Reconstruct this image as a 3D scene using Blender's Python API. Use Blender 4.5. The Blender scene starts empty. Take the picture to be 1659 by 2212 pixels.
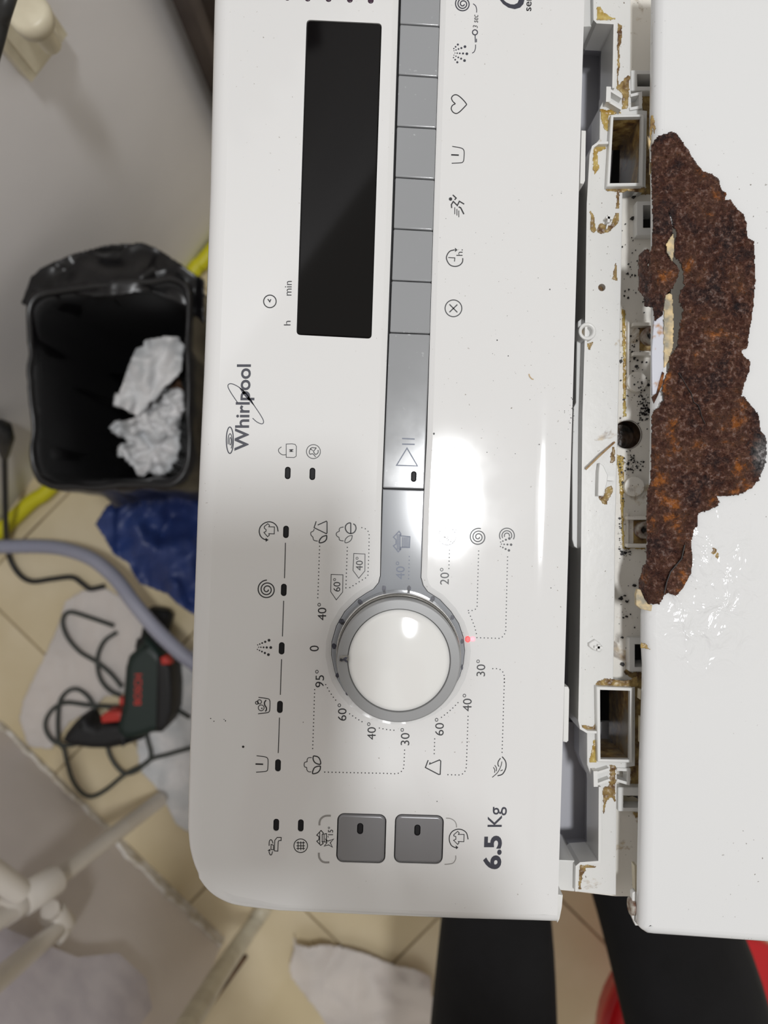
import bpy, math, random
import numpy as np
from mathutils import Vector, Matrix, noise
from mathutils.geometry import tessellate_polygon
random.seed(7)
SC = bpy.context.scene
COL = SC.collection
# ------------------------------------------------------------------ camera, world, light, exposure
F = 1660.0; CX = 829.5; CY = 1106.0; ZC = 1.232          # phone held 33 cm over the panel, looking straight down
cd = bpy.data.cameras.new('camera'); cam = bpy.data.objects.new('camera', cd); COL.objects.link(cam)
cam.location = (0, 0, ZC); cam.rotation_euler = (0, 0, 0)
cd.sensor_fit = 'VERTICAL'; cd.sensor_height = 36.0; cd.sensor_width = 27.0
cd.lens = F / 2212.0 * 36.0; cd.clip_start = 0.01
cd.dof.use_dof = True; cd.dof.focus_distance = 0.330; cd.dof.aperture_fstop = cd.lens / 3.1
SC.camera = cam
w = bpy.data.worlds.new('room_light'); SC.world = w; w.use_nodes = True
w.node_tree.nodes['Background'].inputs[0].default_value = (0.93, 0.88, 0.80, 1)
w.node_tree.nodes['Background'].inputs[1].default_value = 0.53
ld = bpy.data.lights.new('ceiling_lamp', 'AREA'); ld.shape = 'ELLIPSE'; ld.size = 0.165; ld.size_y = 0.32
ld.energy = 27.0; ld.color = (0.97, 0.985, 1.0)
lo = bpy.data.objects.new('ceiling_lamp', ld); COL.objects.link(lo); lo.location = (0.215, 0.044, 3.20)
SC.view_settings.view_transform = 'Standard'; SC.view_settings.look = 'None'
SC.view_settings.exposure = 0.0; SC.view_settings.gamma = 1.0; SC.view_settings.use_curve_mapping = False

# ------------------------------------------------------------------ helpers
def lin(c):
    c /= 255.0
    return c / 12.92 if c <= 0.04045 else ((c + 0.055) / 1.055) ** 2.4
def C(r, g, b): return (lin(r), lin(g), lin(b), 1)
def P(px, py, z):
    s = (ZC - z) / F
    return Vector(((px - CX) * s, (CY - py) * s, z))
def frame(ox, oy, k): return lambda pts: [(ox + a * k, oy + b * k) for a, b in pts]
FA = frame(820, 0, .22905); FB = frame(400, 550, .30139); FC = frame(820, 450, .25919)
FD = frame(520, 1080, .18686); FE = frame(820, 1080, .18686)
FF = frame(520, 1460, .19897); FG = frame(820, 1460, .19897)
def RF(y0): return frame(1200, y0, .27667)
R1, R2, R3, R4, R5, R6 = RF(0), RF(350), RF(650), RF(950), RF(1250), RF(1600)
B2 = frame(0, 500, .27728); B3 = frame(0, 1000, .27728); B4 = frame(0, 1600, .30139)

def new_mat(name, col, rough=0.5, metal=0.0, spec=0.5, emit=None, estr=0.0, coat=0.0, trans=0.0):
    m = bpy.data.materials.new(name); m.use_nodes = True
    b = m.node_tree.nodes['Principled BSDF']
    b.inputs['Base Color'].default_value = col; b.inputs['Roughness'].default_value = rough
    b.inputs['Metallic'].default_value = metal; b.inputs['Specular IOR Level'].default_value = spec
    b.inputs['Coat Weight'].default_value = coat; b.inputs['Coat Roughness'].default_value = 0.04
    b.inputs['Transmission Weight'].default_value = trans
    if emit: b.inputs['Emission Color'].default_value = emit; b.inputs['Emission Strength'].default_value = estr
    return m
def nodes(m): return m.node_tree.nodes, m.node_tree.links, m.node_tree.nodes['Principled BSDF']
def add_noise(m, scale, detail=4, rough=0.5, dist=0.0):
    N, L, b = nodes(m)
    tc = N.get('TC') or N.new('ShaderNodeTexCoord'); tc.name = 'TC'
    n = N.new('ShaderNodeTexNoise'); n.inputs['Scale'].default_value = scale
    n.inputs['Detail'].default_value = detail; n.inputs['Roughness'].default_value = rough
    n.inputs['Distortion'].default_value = dist
    L.new(tc.outputs['Object'], n.inputs['Vector']); return n
def ramp(m, src, stops):
    N, L, b = nodes(m); r = N.new('ShaderNodeValToRGB'); L.new(src, r.inputs[0])
    e = r.color_ramp.elements
    e[0].position, e[0].color = stops[0]; e[1].position, e[1].color = stops[-1]
    for p, c in stops[1:-1]:
        q = e.new(p); q.color = c
    return r
def mixc(m, fac, a, b_, mode='MIX'):
    N, L, b = nodes(m); x = N.new('ShaderNodeMix'); x.data_type = 'RGBA'; x.blend_type = mode
    if hasattr(fac, 'node'): L.new(fac, x.inputs[0])
    else: x.inputs[0].default_value = fac
    for s, i in ((a, 6), (b_, 7)):
        if hasattr(s, 'node'): L.new(s, x.inputs[i])
        else: x.inputs[i].default_value = s
    return x.outputs[2]
def bump(m, src, strength, dist):
    N, L, b = nodes(m); n = N.new('ShaderNodeBump'); n.inputs['Strength'].default_value = strength
    n.inputs['Distance'].default_value = dist; L.new(src, n.inputs['Height']); L.new(n.outputs[0], b.inputs['Normal']); return n
G0, G1 = (0, 0, 0, 1), (1, 1, 1, 1)
def varied(name, c1, c2, scale, rough=0.5, bstr=0.0, bdist=0.001, detail=4, lo_=.35, hi=.65, **k):
    m = new_mat(name, c1, rough, **k); N, L, b = nodes(m)
    n = add_noise(m, scale, detail); r = ramp(m, n.outputs[0], [(lo_, c1), (hi, c2)])
    L.new(r.outputs[0], b.inputs['Base Color'])
    if bstr: bump(m, n.outputs[0], bstr, bdist)
    return m

M = {}
def specked(name, col, dirt, rough, thr, scale=900, coat=0.0, faint=None):
    m = new_mat(name, col, rough, coat=coat); N, L, b = nodes(m)
    n = add_noise(m, scale, 2, .4); r = ramp(m, n.outputs[0], [(thr, G0), (thr + .03, G1)])
    n2 = add_noise(m, 14, 3); r2 = ramp(m, n2.outputs[0], [(.46, G0), (.62, G1)])
    mk = mixc(m, 1.0, r.outputs[0], r2.outputs[0], 'MULTIPLY')
    c = mixc(m, mk, col, dirt)
    L.new(c, b.inputs['Base Color'])
    n3 = add_noise(m, 40, 6, .6); r3 = ramp(m, n3.outputs[0], [(.3, (rough * .8,) * 3 + (1,)), (.75, (rough * 1.35,) * 3 + (1,))])
    L.new(r3.outputs[0], b.inputs['Roughness'])
    return m
M['fascia'] = specked('white_fascia_plastic', C(227, 227, 227), C(150, 142, 135), .075, .735, 700)
M['lid'] = specked('white_enamel', C(228, 229, 230), C(130, 125, 118), .09, .725, 600)
# wrinkled enamel beside the rust
def wrinkle_lid():
    m = M['lid']; N, L, b = nodes(m)
    tc = N['TC']
    sub = N.new('ShaderNodeVectorMath'); sub.operation = 'SUBTRACT'; q = P(1530, 1265, .905)
    L.new(tc.outputs['Object'], sub.inputs[0]); sub.inputs[1].default_value = q
    mul = N.new('ShaderNodeVectorMath'); mul.operation = 'MULTIPLY'; mul.inputs[1].default_value = (1 / .030, 1 / .047, 0)
    L.new(sub.outputs[0], mul.inputs[0])
    ln = N.new('ShaderNodeVectorMath'); ln.operation = 'LENGTH'; L.new(mul.outputs[0], ln.inputs[0])
    fall = ramp(m, ln.outputs['Value'], [(.45, G1), (1.0, (.0, .0, .0, 1))])
    n = add_noise(m, 105, 3, .5, .6)
    mm = N.new('ShaderNodeMath'); mm.operation = 'MULTIPLY'; L.new(n.outputs[0], mm.inputs[0]); L.new(fall.outputs[0], mm.inputs[1])
    bump(m, mm.outputs[0], .8, .0034)
wrinkle_lid()
M['print'] = new_mat('black_print', C(34, 34, 38), .4)
M['print_blue'] = new_mat('navy_print', C(55, 56, 68), .4)
M['print_grey'] = new_mat('grey_print', C(150, 148, 146), .5)
M['button'] = specked('grey_button_plastic', C(152, 154, 157), C(190, 192, 195), .13, .72, 500)
M['surround'] = new_mat('grey_surround_plastic', C(150, 153, 158), .10)
M['pushbtn'] = new_mat('satin_grey_plastic', C(133, 133, 136), .30, metal=.25)
M['emboss'] = new_mat('embossed_grey_plastic', C(84, 92, 112), .4)
M['gap'] = new_mat('black_gap', C(14, 14, 18), .6)
M['lens'] = new_mat('dark_lens', C(24, 24, 27), .5, spec=.25)
M['lens2'] = new_mat('violet_lens', C(66, 44, 62), .3)
M['lcd'] = new_mat('black_display_glass', C(7, 6, 7), .06, spec=.28)
M['ring'] = new_mat('grey_dial_plastic', C(146, 147, 148), .28)
M['cap'] = new_mat('white_dial_plastic', C(227, 227, 225), .06)
M['clear'] = new_mat('clear_plastic', C(240, 236, 228), .08, trans=.85)
M['clear'].node_tree.nodes['Principled BSDF'].inputs['IOR'].default_value = 1.3
M['marker'] = varied('marker_ink', C(20, 20, 26), C(62, 62, 80), 900, .4)
M['red_led'] = new_mat('red_light', C(240, 60, 60), .3, emit=(1, .08, .08, 1), estr=1.1)
M['red_led2'] = new_mat('pink_light', C(255, 150, 160), .3, emit=(1, .30, .36, 1), estr=1.0)
# frame plastic with yellow brown staining
def frame_mat(name, base, amount, dark=False):
    m = new_mat(name, base, .28); N, L, b = nodes(m)
    n = add_noise(m, 55, 6, .62, .6); r = ramp(m, n.outputs[0], [(amount, G0), (amount + .06, (.55, .55, .55, 1)), (amount + .2, G1)])
    n2 = add_noise(m, 210, 4, .6); r2 = ramp(m, n2.outputs[0], [(.35, C(196, 170, 110)), (.5, C(150, 118, 66)), (.66, C(84, 58, 38))])
    c = mixc(m, r.outputs[0], base, r2.outputs[0])
    n3 = add_noise(m, 1100, 2, .4); r3 = ramp(m, n3.outputs[0], [(.74, G0), (.77, G1)])
    c = mixc(m, r3.outputs[0], c, C(110, 98, 84))
    L.new(c, b.inputs['Base Color']); bump(m, n2.outputs[0], .15, .0006)
    return m
M['frame'] = frame_mat('white_frame_plastic', C(226, 226, 224), .66)
M['channel'] = frame_mat('soiled_frame_plastic', C(238, 234, 226), .60)
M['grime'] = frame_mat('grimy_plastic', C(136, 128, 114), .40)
M['stain'] = varied('brown_scale_deposit', C(176, 150, 92), C(96, 66, 40), 260, .35, .6, .0008, 6)
M['stain2'] = varied('yellow_scale_deposit', C(200, 178, 104), C(160, 124, 48), 200, .3, .6, .0006, 6)
M['greytub'] = new_mat('grey_tub_plastic', C(196, 196, 202), .35)
M['void'] = new_mat('unlit_interior', C(16, 15, 15), .8)
M['drain'] = varied('drain_sludge', C(14, 11, 9), C(86, 66, 50), 260, .3, .8, .001, 6)
M['rib'] = new_mat('clean_white_plastic', C(228, 228, 226), .3)
M['screw'] = varied('rusty_screw', C(176, 170, 160), C(110, 74, 56), 400, .45)
M['flake'] = varied('cream_paint_flake', C(226, 200, 150), C(150, 144, 128), 230, .55, .5, .0005, 6)
M['flakeb'] = varied('bluish_paint_strip', C(206, 208, 218), C(176, 126, 70), 150, .3, .0, .0, 5, .58, .68)
M['crumb'] = new_mat('black_crumbs', C(24, 20, 20), .5)
def rust():
    m = new_mat('flaking_rust', C(80, 45, 32), .5); N, L, b = nodes(m)
    n1 = add_noise(m, 62, 10, .70, .25); n2 = add_noise(m, 560, 5, .66, .1); n3 = add_noise(m, 26, 5, .6, .5)
    r1 = ramp(m, n1.outputs[0], [(.36, C(30, 22, 28)), (.43, C(50, 27, 24)), (.49, C(80, 42, 28)), (.545, C(88, 58, 42)), (.585, C(118, 70, 38)), (.63, C(190, 112, 38))])
    r2 = ramp(m, n2.outputs[0], [(.38, C(14, 9, 10)), (.49, C(66, 38, 29)), (.58, C(150, 104, 82)), (.64, C(206, 180, 170))])
    c = mixc(m, .30, r1.outputs[0], r2.outputs[0])
    r3 = ramp(m, n3.outputs[0], [(.42, G0), (.64, (.7, .7, .7, 1))])
    c = mixc(m, r3.outputs[0], c, mixc(m, .8, c, C(66, 40, 34), 'MULTIPLY') if False else mixc(m, .45, c, C(60, 32, 26)))
    # grey black far corner
    tc = N['TC']; sub = N.new('ShaderNodeVectorMath'); sub.operation = 'SUBTRACT'
    L.new(tc.outputs['Object'], sub.inputs[0]); sub.inputs[1].default_value = P(1650, 985, .906)
    mul = N.new('ShaderNodeVectorMath'); mul.operation = 'MULTIPLY'; mul.inputs[1].default_value = (1 / .013, 1 / .022, 0); L.new(sub.outputs[0], mul.inputs[0])
    ln = N.new('ShaderNodeVectorMath'); ln.operation = 'LENGTH'; L.new(mul.outputs[0], ln.inputs[0])
    ad = N.new('ShaderNodeMath'); ad.operation = 'ADD'; L.new(ln.outputs['Value'], ad.inputs[0]); L.new(n2.outputs[0], ad.inputs[1])
    fr = ramp(m, ad.outputs[0], [(.95, (.85, .85, .85, 1)), (1.45, G0)]); fr.color_ramp.elements[1].position = 1.0
    fr.color_ramp.elements[0].position = .75
    g = ramp(m, n2.outputs[0], [(.35, C(40, 40, 44)), (.52, C(100, 100, 100)), (.68, C(190, 190, 192))])
    c = mixc(m, fr.outputs[0], c, g.outputs[0])
    L.new(c, b.inputs['Base Color'])
    rr = ramp(m, n2.outputs[0], [(.35, (.16,) * 3 + (1,)), (.62, (.6,) * 3 + (1,))]); L.new(rr.outputs[0], b.inputs['Roughness'])
    mx_ = N.new('ShaderNodeMath'); mx_.operation = 'ADD'; L.new(n2.outputs[0], mx_.inputs[0]); L.new(n1.outputs[0], mx_.inputs[1])
    bump(m, mx_.outputs[0], 1.0, .0020)
    return m
M['rust'] = rust()
M['tile'] = varied('beige_floor_tile', C(228, 214, 184), C(212, 196, 160), 5, .28, detail=5)
M['grout'] = varied('floor_grout', C(176, 160, 128), C(140, 122, 94), 20, .8)
M['wall'] = varied('grey_white_paint', C(240, 238, 240), C(232, 230, 232), 4, .6, .05, .002)
M['wall2'] = varied('pale_wall_panel', C(232, 224, 220), C(220, 212, 208), 6, .5)
M['board'] = varied('pale_lilac_board', C(222, 216, 222), C(206, 200, 208), 30, .8, .2, .002)
M['plaster'] = varied('chipped_plaster', C(236, 232, 226), C(196, 186, 168), 60, .8, .8, .006, 6)
M['bag'] = new_mat('black_bin_liner', C(16, 15, 17), .30)
M['paper'] = varied('white_tissue', C(232, 230, 230), C(206, 208, 210), 30, .8, .2, .002, 4)
M['paper2'] = varied('white_sheet', C(222, 214, 208), C(200, 194, 190), 6, .7)
M['blue'] = varied('blue_plastic', C(46, 66, 122), C(34, 48, 96), 9, .45, .3, .01)
M['yellow'] = new_mat('yellow_rubber', C(214, 206, 30), .45)
M['cable'] = new_mat('black_cable', C(38, 38, 38), .45)
M['cable2'] = new_mat('grey_green_cable', C(58, 62, 58), .5)
M['hose'] = varied('grey_hose', C(168, 168, 180), C(150, 152, 170), 5, .45)
M['pvc'] = varied('white_pvc', C(226, 220, 212), C(208, 200, 188), 10, .35)
M['cream'] = varied('cream_plastic', C(222, 214, 190), C(200, 190, 166), 30, .4)
M['toolgreen'] = new_mat('dark_green_plastic', C(26, 42, 38), .45)
M['toolblack'] = new_mat('black_rubber', C(24, 24, 26), .6)
M['red'] = new_mat('red_plastic', C(200, 34, 30), .4)
M['toolred'] = new_mat('red_tool_plastic', C(190, 50, 40), .45)
M['trouser'] = varied('dark_trousers', C(13, 12, 15), C(7, 6, 8), 30, .95, .3, .004)
M['brown'] = varied('brown_stain', C(110, 78, 48), C(70, 48, 32), 40, .7)
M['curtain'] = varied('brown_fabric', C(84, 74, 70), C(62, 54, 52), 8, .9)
M['stool'] = new_mat('glossy_red_plastic', C(205, 18, 28), .3)
M['straw'] = varied('straw', C(196, 172, 130), C(140, 104, 66), 200, .5)
M['cabinet'] = new_mat('white_cabinet_enamel', C(226, 226, 226), .3)
M['phone'] = new_mat('black_phone', C(20, 20, 22), .3)
M['skin'] = new_mat('skin', C(190, 140, 115), .55)

class MB:
    def __init__(s): s.v = []; s.f = []; s.sm = []
    def add(s, vs, fs, smooth=False):
        o = len(s.v); s.v += [tuple(v) for v in vs]
        for f in fs: s.f.append(tuple(o + i for i in f)); s.sm.append(smooth)
    def loft(s, rings, closed=True, smooth=True):
        n = len(rings[0]); vs = [p for r in rings for p in r]; fs = []
        for k in range(len(rings) - 1):
            for i in range(n if closed else n - 1):
                j = (i + 1) % n
                fs.append((k * n + i, (k + 1) * n + i, (k + 1) * n + j, k * n + j))
        s.add(vs, fs, smooth)
    def cap(s, loops, flip=False):
        vs = [Vector(p) for l in loops for p in l]
        tr = tessellate_polygon([[Vector(p) for p in l] for l in loops])
        out = []
        for t in tr:
            a, b, c = (vs[i] for i in t)
            nz = (b - a).cross(c - a).z
            if (nz < 0) != flip: t = (t[0], t[2], t[1])
            out.append(t)
        s.add(vs, out, False)
    def build(s, name, mat, parent=None, subd=0):
        me = bpy.data.meshes.new(name); me.from_pydata(s.v, [], s.f); me.polygons.foreach_set('use_smooth', s.sm)
        me.materials.append(mat); me.update()
        o = bpy.data.objects.new(name, me); COL.objects.link(o)
        if parent is not None: par(o, parent)
        return o
def wloc(p):
    l = Vector(p.location)
    while p.parent is not None: p = p.parent; l = l + p.location
    return l
def par(o, p):
    o.parent = p
    if p.type == 'EMPTY': o.matrix_parent_inverse = Matrix.Translation(-Vector(p.location))
def empty(name, loc, label, cat, group=None):
    o = bpy.data.objects.new(name, None); COL.objects.link(o); o.location = loc; o.empty_display_size = .02
    tag(o, label, cat, group); return o
def tag(o, label=None, cat=None, group=None, kind=None):
    if label: o['label'] = label
    if cat: o['category'] = cat
    if group: o['group'] = group
    if kind: o['kind'] = kind
    return o
def ccw(pts):
    a = sum(pts[i - 1][0] * pts[i][1] - pts[i][0] * pts[i - 1][1] for i in range(len(pts)))
    return list(pts) if a > 0 else list(reversed(pts))
def offs(pts, d, closed=True):
    """inset (d>0 inwards for a ccw loop); d number or list"""
    n = len(pts); out = []
    for i in range(n):
        if closed: a, b, c = pts[i - 1], pts[i], pts[(i + 1) % n]
        else: a, b, c = pts[max(i - 1, 0)], pts[i], pts[min(i + 1, n - 1)]
        t1 = Vector((b[0] - a[0], b[1] - a[1])); t2 = Vector((c[0] - b[0], c[1] - b[1]))
        if t1.length < 1e-9: t1 = t2
        if t2.length < 1e-9: t2 = t1
        t1.normalize(); t2.normalize()
        n1 = Vector((-t1.y, t1.x)); n2 = Vector((-t2.y, t2.x)); m = n1 + n2
        if m.length < 1e-6: m = n1
        m.normalize(); k = max(m.dot(n1), .5)
        dd = d[i] if isinstance(d, (list, tuple)) else d
        out.append(Vector((b[0] + m.x * dd / k, b[1] + m.y * dd / k, b[2] if len(b) > 2 else 0)))
    return out
def W(pts, z): return [P(a, b, z) for a, b in pts]
def atz(pts, z): return [Vector((p[0], p[1], z)) for p in pts]
def cr(pts, n=6, closed=False):
    """catmull-rom"""
    pts = [Vector(p) for p in pts]; m = len(pts); out = []
    rng = range(m if closed else m - 1)
    for i in rng:
        if closed: a, b, c, d = pts[i - 1], pts[i], pts[(i + 1) % m], pts[(i + 2) % m]
        else: a, b, c, d = pts[max(i - 1, 0)], pts[i], pts[i + 1], pts[min(i + 2, m - 1)]
        for k in range(n):
            t = k / n
            out.append(.5 * ((2 * b) + (c - a) * t + (2 * a - 5 * b + 4 * c - d) * t * t + (3 * b - a - 3 * c + d) * t ** 3))
    if not closed: out.append(pts[-1])
    return out
def rrect(x0, y0, x1, y1, r, n=5, tilt=0.0):
    cxm, cym = (x0 + x1) / 2, (y0 + y1) / 2; out = []
    for (cx_, cy_, a0) in ((x1 - r, y1 - r, 0), (x0 + r, y1 - r, 90), (x0 + r, y0 + r, 180), (x1 - r, y0 + r, 270)):
        for k in range(n + 1):
            a = math.radians(a0 + 90 * k / n); x = cx_ + r * math.cos(a); y = cy_ + r * math.sin(a)
            dx, dy = x - cxm, y - cym
            out.append((cxm + dx * math.cos(tilt) - dy * math.sin(tilt), cym + dx * math.sin(tilt) + dy * math.cos(tilt)))
    return out
TILT = math.radians(1.75)
def rquad(c, r, n=5):
    """rounded quad from 4 px corners"""
    out = []
    for i in range(4):
        p = Vector(c[i]); a = Vector(c[i - 1]); b = Vector(c[(i + 1) % 4])
        u = (a - p).normalized() * r; v = (b - p).normalized() * r
        for k in range(n + 1):
            t = k / n; q = (1 - t) ** 2 * (p + u) + 2 * t * (1 - t) * p + t * t * (p + v); out.append((q.x, q.y))
    return out
def circ(cx_, cy_, r, n=24, ry=None, a0=0, a1=360):
    ry = ry or r; full = abs(a1 - a0) >= 360; m = n if full else n + 1
    return [(cx_ + r * math.cos(math.radians(a0 + (a1 - a0) * k / n)), cy_ + ry * math.sin(math.radians(a0 + (a1 - a0) * k / n))) for k in range(m)]
def prism(mb, pts_px, z, depth, bev=0.0, holes=(), nb=3, bottom=True, world=False):
    o = ccw(list(pts_px) if world else W(pts_px, z)); o = atz(o, z)
    rings = []
    if bev > 0:
        for k in range(nb + 1):
            a = math.pi / 2 * k / nb
            rings.append(atz(offs(o, bev * (1 - math.sin(a))), z - bev * (1 - math.cos(a))))
    else: rings.append(o)
    rings.append(atz(o, z - depth))
    hl = [atz(ccw(W(h, z)), z) for h in holes]
    mb.cap([rings[0]] + hl)
    mb.loft(rings, smooth=bev > 0)
    for h in hl: mb.loft([atz(h, z - depth), h], smooth=False)
    if bottom: mb.cap([rings[-1]] + [atz(h, z - depth) for h in hl], flip=True)
def tubebox(mb, outer, inner, zt, zb, zib=None, bev=.0003):
    o = ccw(W(outer, zt)); i = ccw(W(inner, zt))
    mb.cap([atz(offs(o, bev), zt), atz(i, zt)])
    mb.loft([atz(offs(o, bev), zt), atz(o, zt - bev), atz(o, zb)], smooth=False)
    mb.loft([atz(i, zib if zib else zb), atz(i, zt)], smooth=False)
def rib(mb, path, w_, zt, depth, closed=False, bev=.0002):
    p = W(path, zt); h = w_ * (ZC - zt) / F / 2
    if closed:
        p = ccw(p); o = offs(p, -h); i = offs(p, h)
        mb.cap([atz(o, zt), atz(i, zt)]); mb.loft([atz(o, zt), atz(o, zt - depth)], smooth=False); mb.loft([atz(i, zt - depth), atz(i, zt)], smooth=False)
    else:
        a = offs(p, h, False); b = offs(p, -h, False); loop = ccw(b + list(reversed(a)))
        prism(mb, loop, zt, depth, 0, world=True)
def ribbon(mb, path, w_, z, closed=False):
    p = W(path, z); h = w_ * (ZC - z) / F / 2
    a = offs(p, h, closed); b = offs(p, -h, closed); mb.loft([atz(b, z), atz(a, z)], closed=closed, smooth=False)
    k = len(mb.f)
def fixup(mb):
    """make flat print face up"""
    for i, f in enumerate(mb.f):
        a, b, c = (Vector(mb.v[j]) for j in f[:3])
        if (b - a).cross(c - a).z < 0: mb.f[i] = tuple(reversed(f))
def tube(mb, pts, r, n=10, caps=True):
    pts = [Vector(p) for p in pts]; rings = []; m = len(pts)
    up = Vector((0, 0, 1)); prev = None
    for i, p in enumerate(pts):
        t = (pts[min(i + 1, m - 1)] - pts[max(i - 1, 0)]).normalized()
        if prev is None:
            s = t.cross(up)
            if s.length < 1e-3: s = t.cross(Vector((1, 0, 0)))
        else: s = prev - t * prev.dot(t)
        s.normalize(); prev = s; u = s.cross(t)
        rr = r[i] if isinstance(r, (list, tuple)) else r
        rings.append([p + (s * math.cos(2 * math.pi * k / n) + u * math.sin(2 * math.pi * k / n)) * rr for k in range(n)])
    mb.loft(rings, smooth=True)
    if caps:
        for rg, fl in ((rings[0], 1), (rings[-1], 0)):
            o = len(mb.v); mb.v += [tuple(q) for q in rg]; f = tuple(o + k for k in range(n))
            mb.f.append(f if fl else tuple(reversed(f))); mb.sm.append(False)
def lathe(mb, c, prof, n=72, smooth=True):
    rings = [[Vector((c[0] + r * math.cos(2 * math.pi * k / n), c[1] + r * math.sin(2 * math.pi * k / n), z)) for k in range(n)] for r, z in prof]
    mb.loft(rings[::-1] if False else rings, smooth=smooth)
def inside(px, py, poly):
    poly = np.array(poly); x, y = px, py; r = np.zeros(x.shape, bool); j = len(poly) - 1
    for i in range(len(poly)):
        xi, yi = poly[i]; xj, yj = poly[j]
        c = ((yi > y) != (yj > y)) & (x < (xj - xi) * (y - yi) / (yj - yi + 1e-12) + xi)
        r ^= c; j = i
    return r
def sheet(mb, poly, step, zf, smooth=True):
    """fine grid of quads inside a px polygon; zf(px,py)->height"""
    a = np.array(poly); x0, y0 = a.min(0); x1, y1 = a.max(0)
    xs = np.arange(x0 - step, x1 + 2 * step, step); ys = np.arange(y0 - step, y1 + 2 * step, step)
    gx, gy = np.meshgrid(xs[:-1] + step / 2, ys[:-1] + step / 2); ins = inside(gx, gy, poly)
    idx = {}; vs = []; fs = []
    def vid(i, j):
        k = (i, j)
        if k not in idx:
            z = zf(xs[i], ys[j]); idx[k] = len(vs); vs.append(P(xs[i], ys[j], z))
        return idx[k]
    for j in range(ins.shape[0]):
        for i in range(ins.shape[1]):
            if ins[j, i]: fs.append((vid(i, j + 1), vid(i + 1, j + 1), vid(i + 1, j), vid(i, j)))
    mb.add(vs, fs, smooth)
def solidify(o, t):
    m = o.modifiers.new('thickness', 'SOLIDIFY'); m.thickness = t; m.offset = -1
    return o
def rough_poly(pts, amp=1.6, n=5, seed=0):
    rd = random.Random(seed); out = []
    for i in range(len(pts)):
        a, b = Vector(pts[i]), Vector(pts[(i + 1) % len(pts)]); k = max(1, int((b - a).length / n))
        for q in range(k):
            p = a.lerp(b, q / k); out.append((p.x + rd.uniform(-amp, amp), p.y + rd.uniform(-amp, amp)))
    return out
def textmesh(mb, s, xb, xt, ys, ye, z, bold=0.0, slant=0.0):
    """lettering read from below upwards; ink box xt..xb (px) across, ys -> ye along"""
    c = bpy.data.curves.new('t', 'FONT'); c.body = s; c.size = 1.0; c.offset = bold; c.shear = slant; c.resolution_u = 4
    o = bpy.data.objects.new('t', c); me = o.to_mesh()
    vs = [v.co.copy() for v in me.vertices]; fs = [tuple(p.vertices) for p in me.polygons]; o.to_mesh_clear()
    bpy.data.objects.remove(o); bpy.data.curves.remove(c)
    ax, bx = min(v.x for v in vs), max(v.x for v in vs); ay, by = min(v.y for v in vs), max(v.y for v in vs)
    out = []
    for v in vs:
        y = ys + (ye - ys) * (v.x - ax) / (bx - ax); x = xb + (xt - xb) * (v.y - ay) / (by - ay) + ((ys + ye) / 2 - y) * .03
        out.append(P(x, y, z))
    mb.add(out, fs, False)

# ------------------------------------------------------------------ the room
def struct(o): o['kind'] = 'structure'; return o
fb = MB(); prism(fb, [(-1.5, -1.5), (1.3, -1.5), (1.3, 1.3), (-1.5, 1.3)], -.003, .05, world=True)
floor = struct(fb.build('floor', M['grout']))
ang = math.radians(-44.5); e1 = Vector((math.cos(ang), math.sin(ang))); e2 = Vector((-e1.y, e1.x))
po = Vector((-.608, -.166)); pb = Vector((.045, -.693)); T = .30
o2 = po.dot(e2); o1 = pb.dot(e1)
tm = MB(); g = .0018
prism(tm, [(g, g), (T - g, g), (T - g, T - g), (g, T - g)], 0, .006, .0012, world=True)
for v in range(len(tm.v)):
    x, y, z = tm.v[v]; q = e1 * x + e2 * y; tm.v[v] = (q.x, q.y, z)
tile0 = None
for i in range(-6, 6):
    for j in range(-6, 6):
        c = e1 * (o1 + i * T) + e2 * (o2 + j * T); cc = c + (e1 + e2) * T / 2
        if not (-1.1 < cc.x < .95 and -1.05 < cc.y < 1.0): continue
        if tile0 is None: tile0 = tm.build('floor_tile', M['tile']); t = tile0
        else: t = tile0.copy(); COL.objects.link(t)
        t.location = (c.x, c.y, 0); t.parent = floor
# wall A (upper left), base line through two floor points
a0 = P(0, 1130, 0); a1 = P(430, 560, 0); da = (a1 - a0).normalized(); na = Vector((-da.y, da.x, 0))   # na points out of the room
def wallbox(name, p, q, n, th, h, mat):
    mb = MB(); loop = [p, q, q + n * th, p + n * th]; prism(mb, loop, h, h + .01, 0, world=True); return struct(mb.build(name, mat))
wa = wallbox('wall_left', a0 - da * .42, a1 + da * .9, na, .12, 2.3, M['wall'])
b0 = P(0, 1560, 0); b1 = P(482, 2030, 0); db = (b1 - b0).normalized(); nb_ = Vector((db.y, -db.x, 0))
if nb_.dot(b0) < 0: nb_ = -nb_
wb = wallbox('wall_front', b0 - db * .30, b1, nb_, .16, 0.62, M['wall2'])
def onwall(px, py, p, n):
    d = P(px, py, ZC - 1) - Vector((0, 0, ZC)); t = (p - Vector((0, 0, ZC))).dot(n) / d.dot(n); return Vector((0, 0, ZC)) + d * t
# chipped plaster along the foot of the front wall
mb = MB(); rd = random.Random(3); L_ = (b1 - b0).length; up_ = []; k = 46
base = [b0 + db * (L_ * i / k) - nb_ * .004 for i in range(k + 1)]
top = [p + Vector((0, 0, .010 + .012 * noise.noise(Vector((i * .61, 0, 0))) + (.012 if i > 24 else 0))) for i, p in enumerate(base)]
mb.loft([[p for p in base], [p for p in top], [p + nb_ * .006 + Vector((0, 0, .004)) for p in top]], closed=False, smooth=False)
pl = MB(); pl.v = mb.v; pl.f = mb.f; pl.sm = mb.sm
skirt = solidify(struct(mb.build('baseboard_front', M['plaster'])), .004)
# second ledge of rubble (lower left)
lb = [onwall(*q, b0, nb_) for q in B4([(820, 1500), (900, 1620), (1010, 1760), (960, 1740), (880, 1610), (800, 1530)])]

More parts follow.
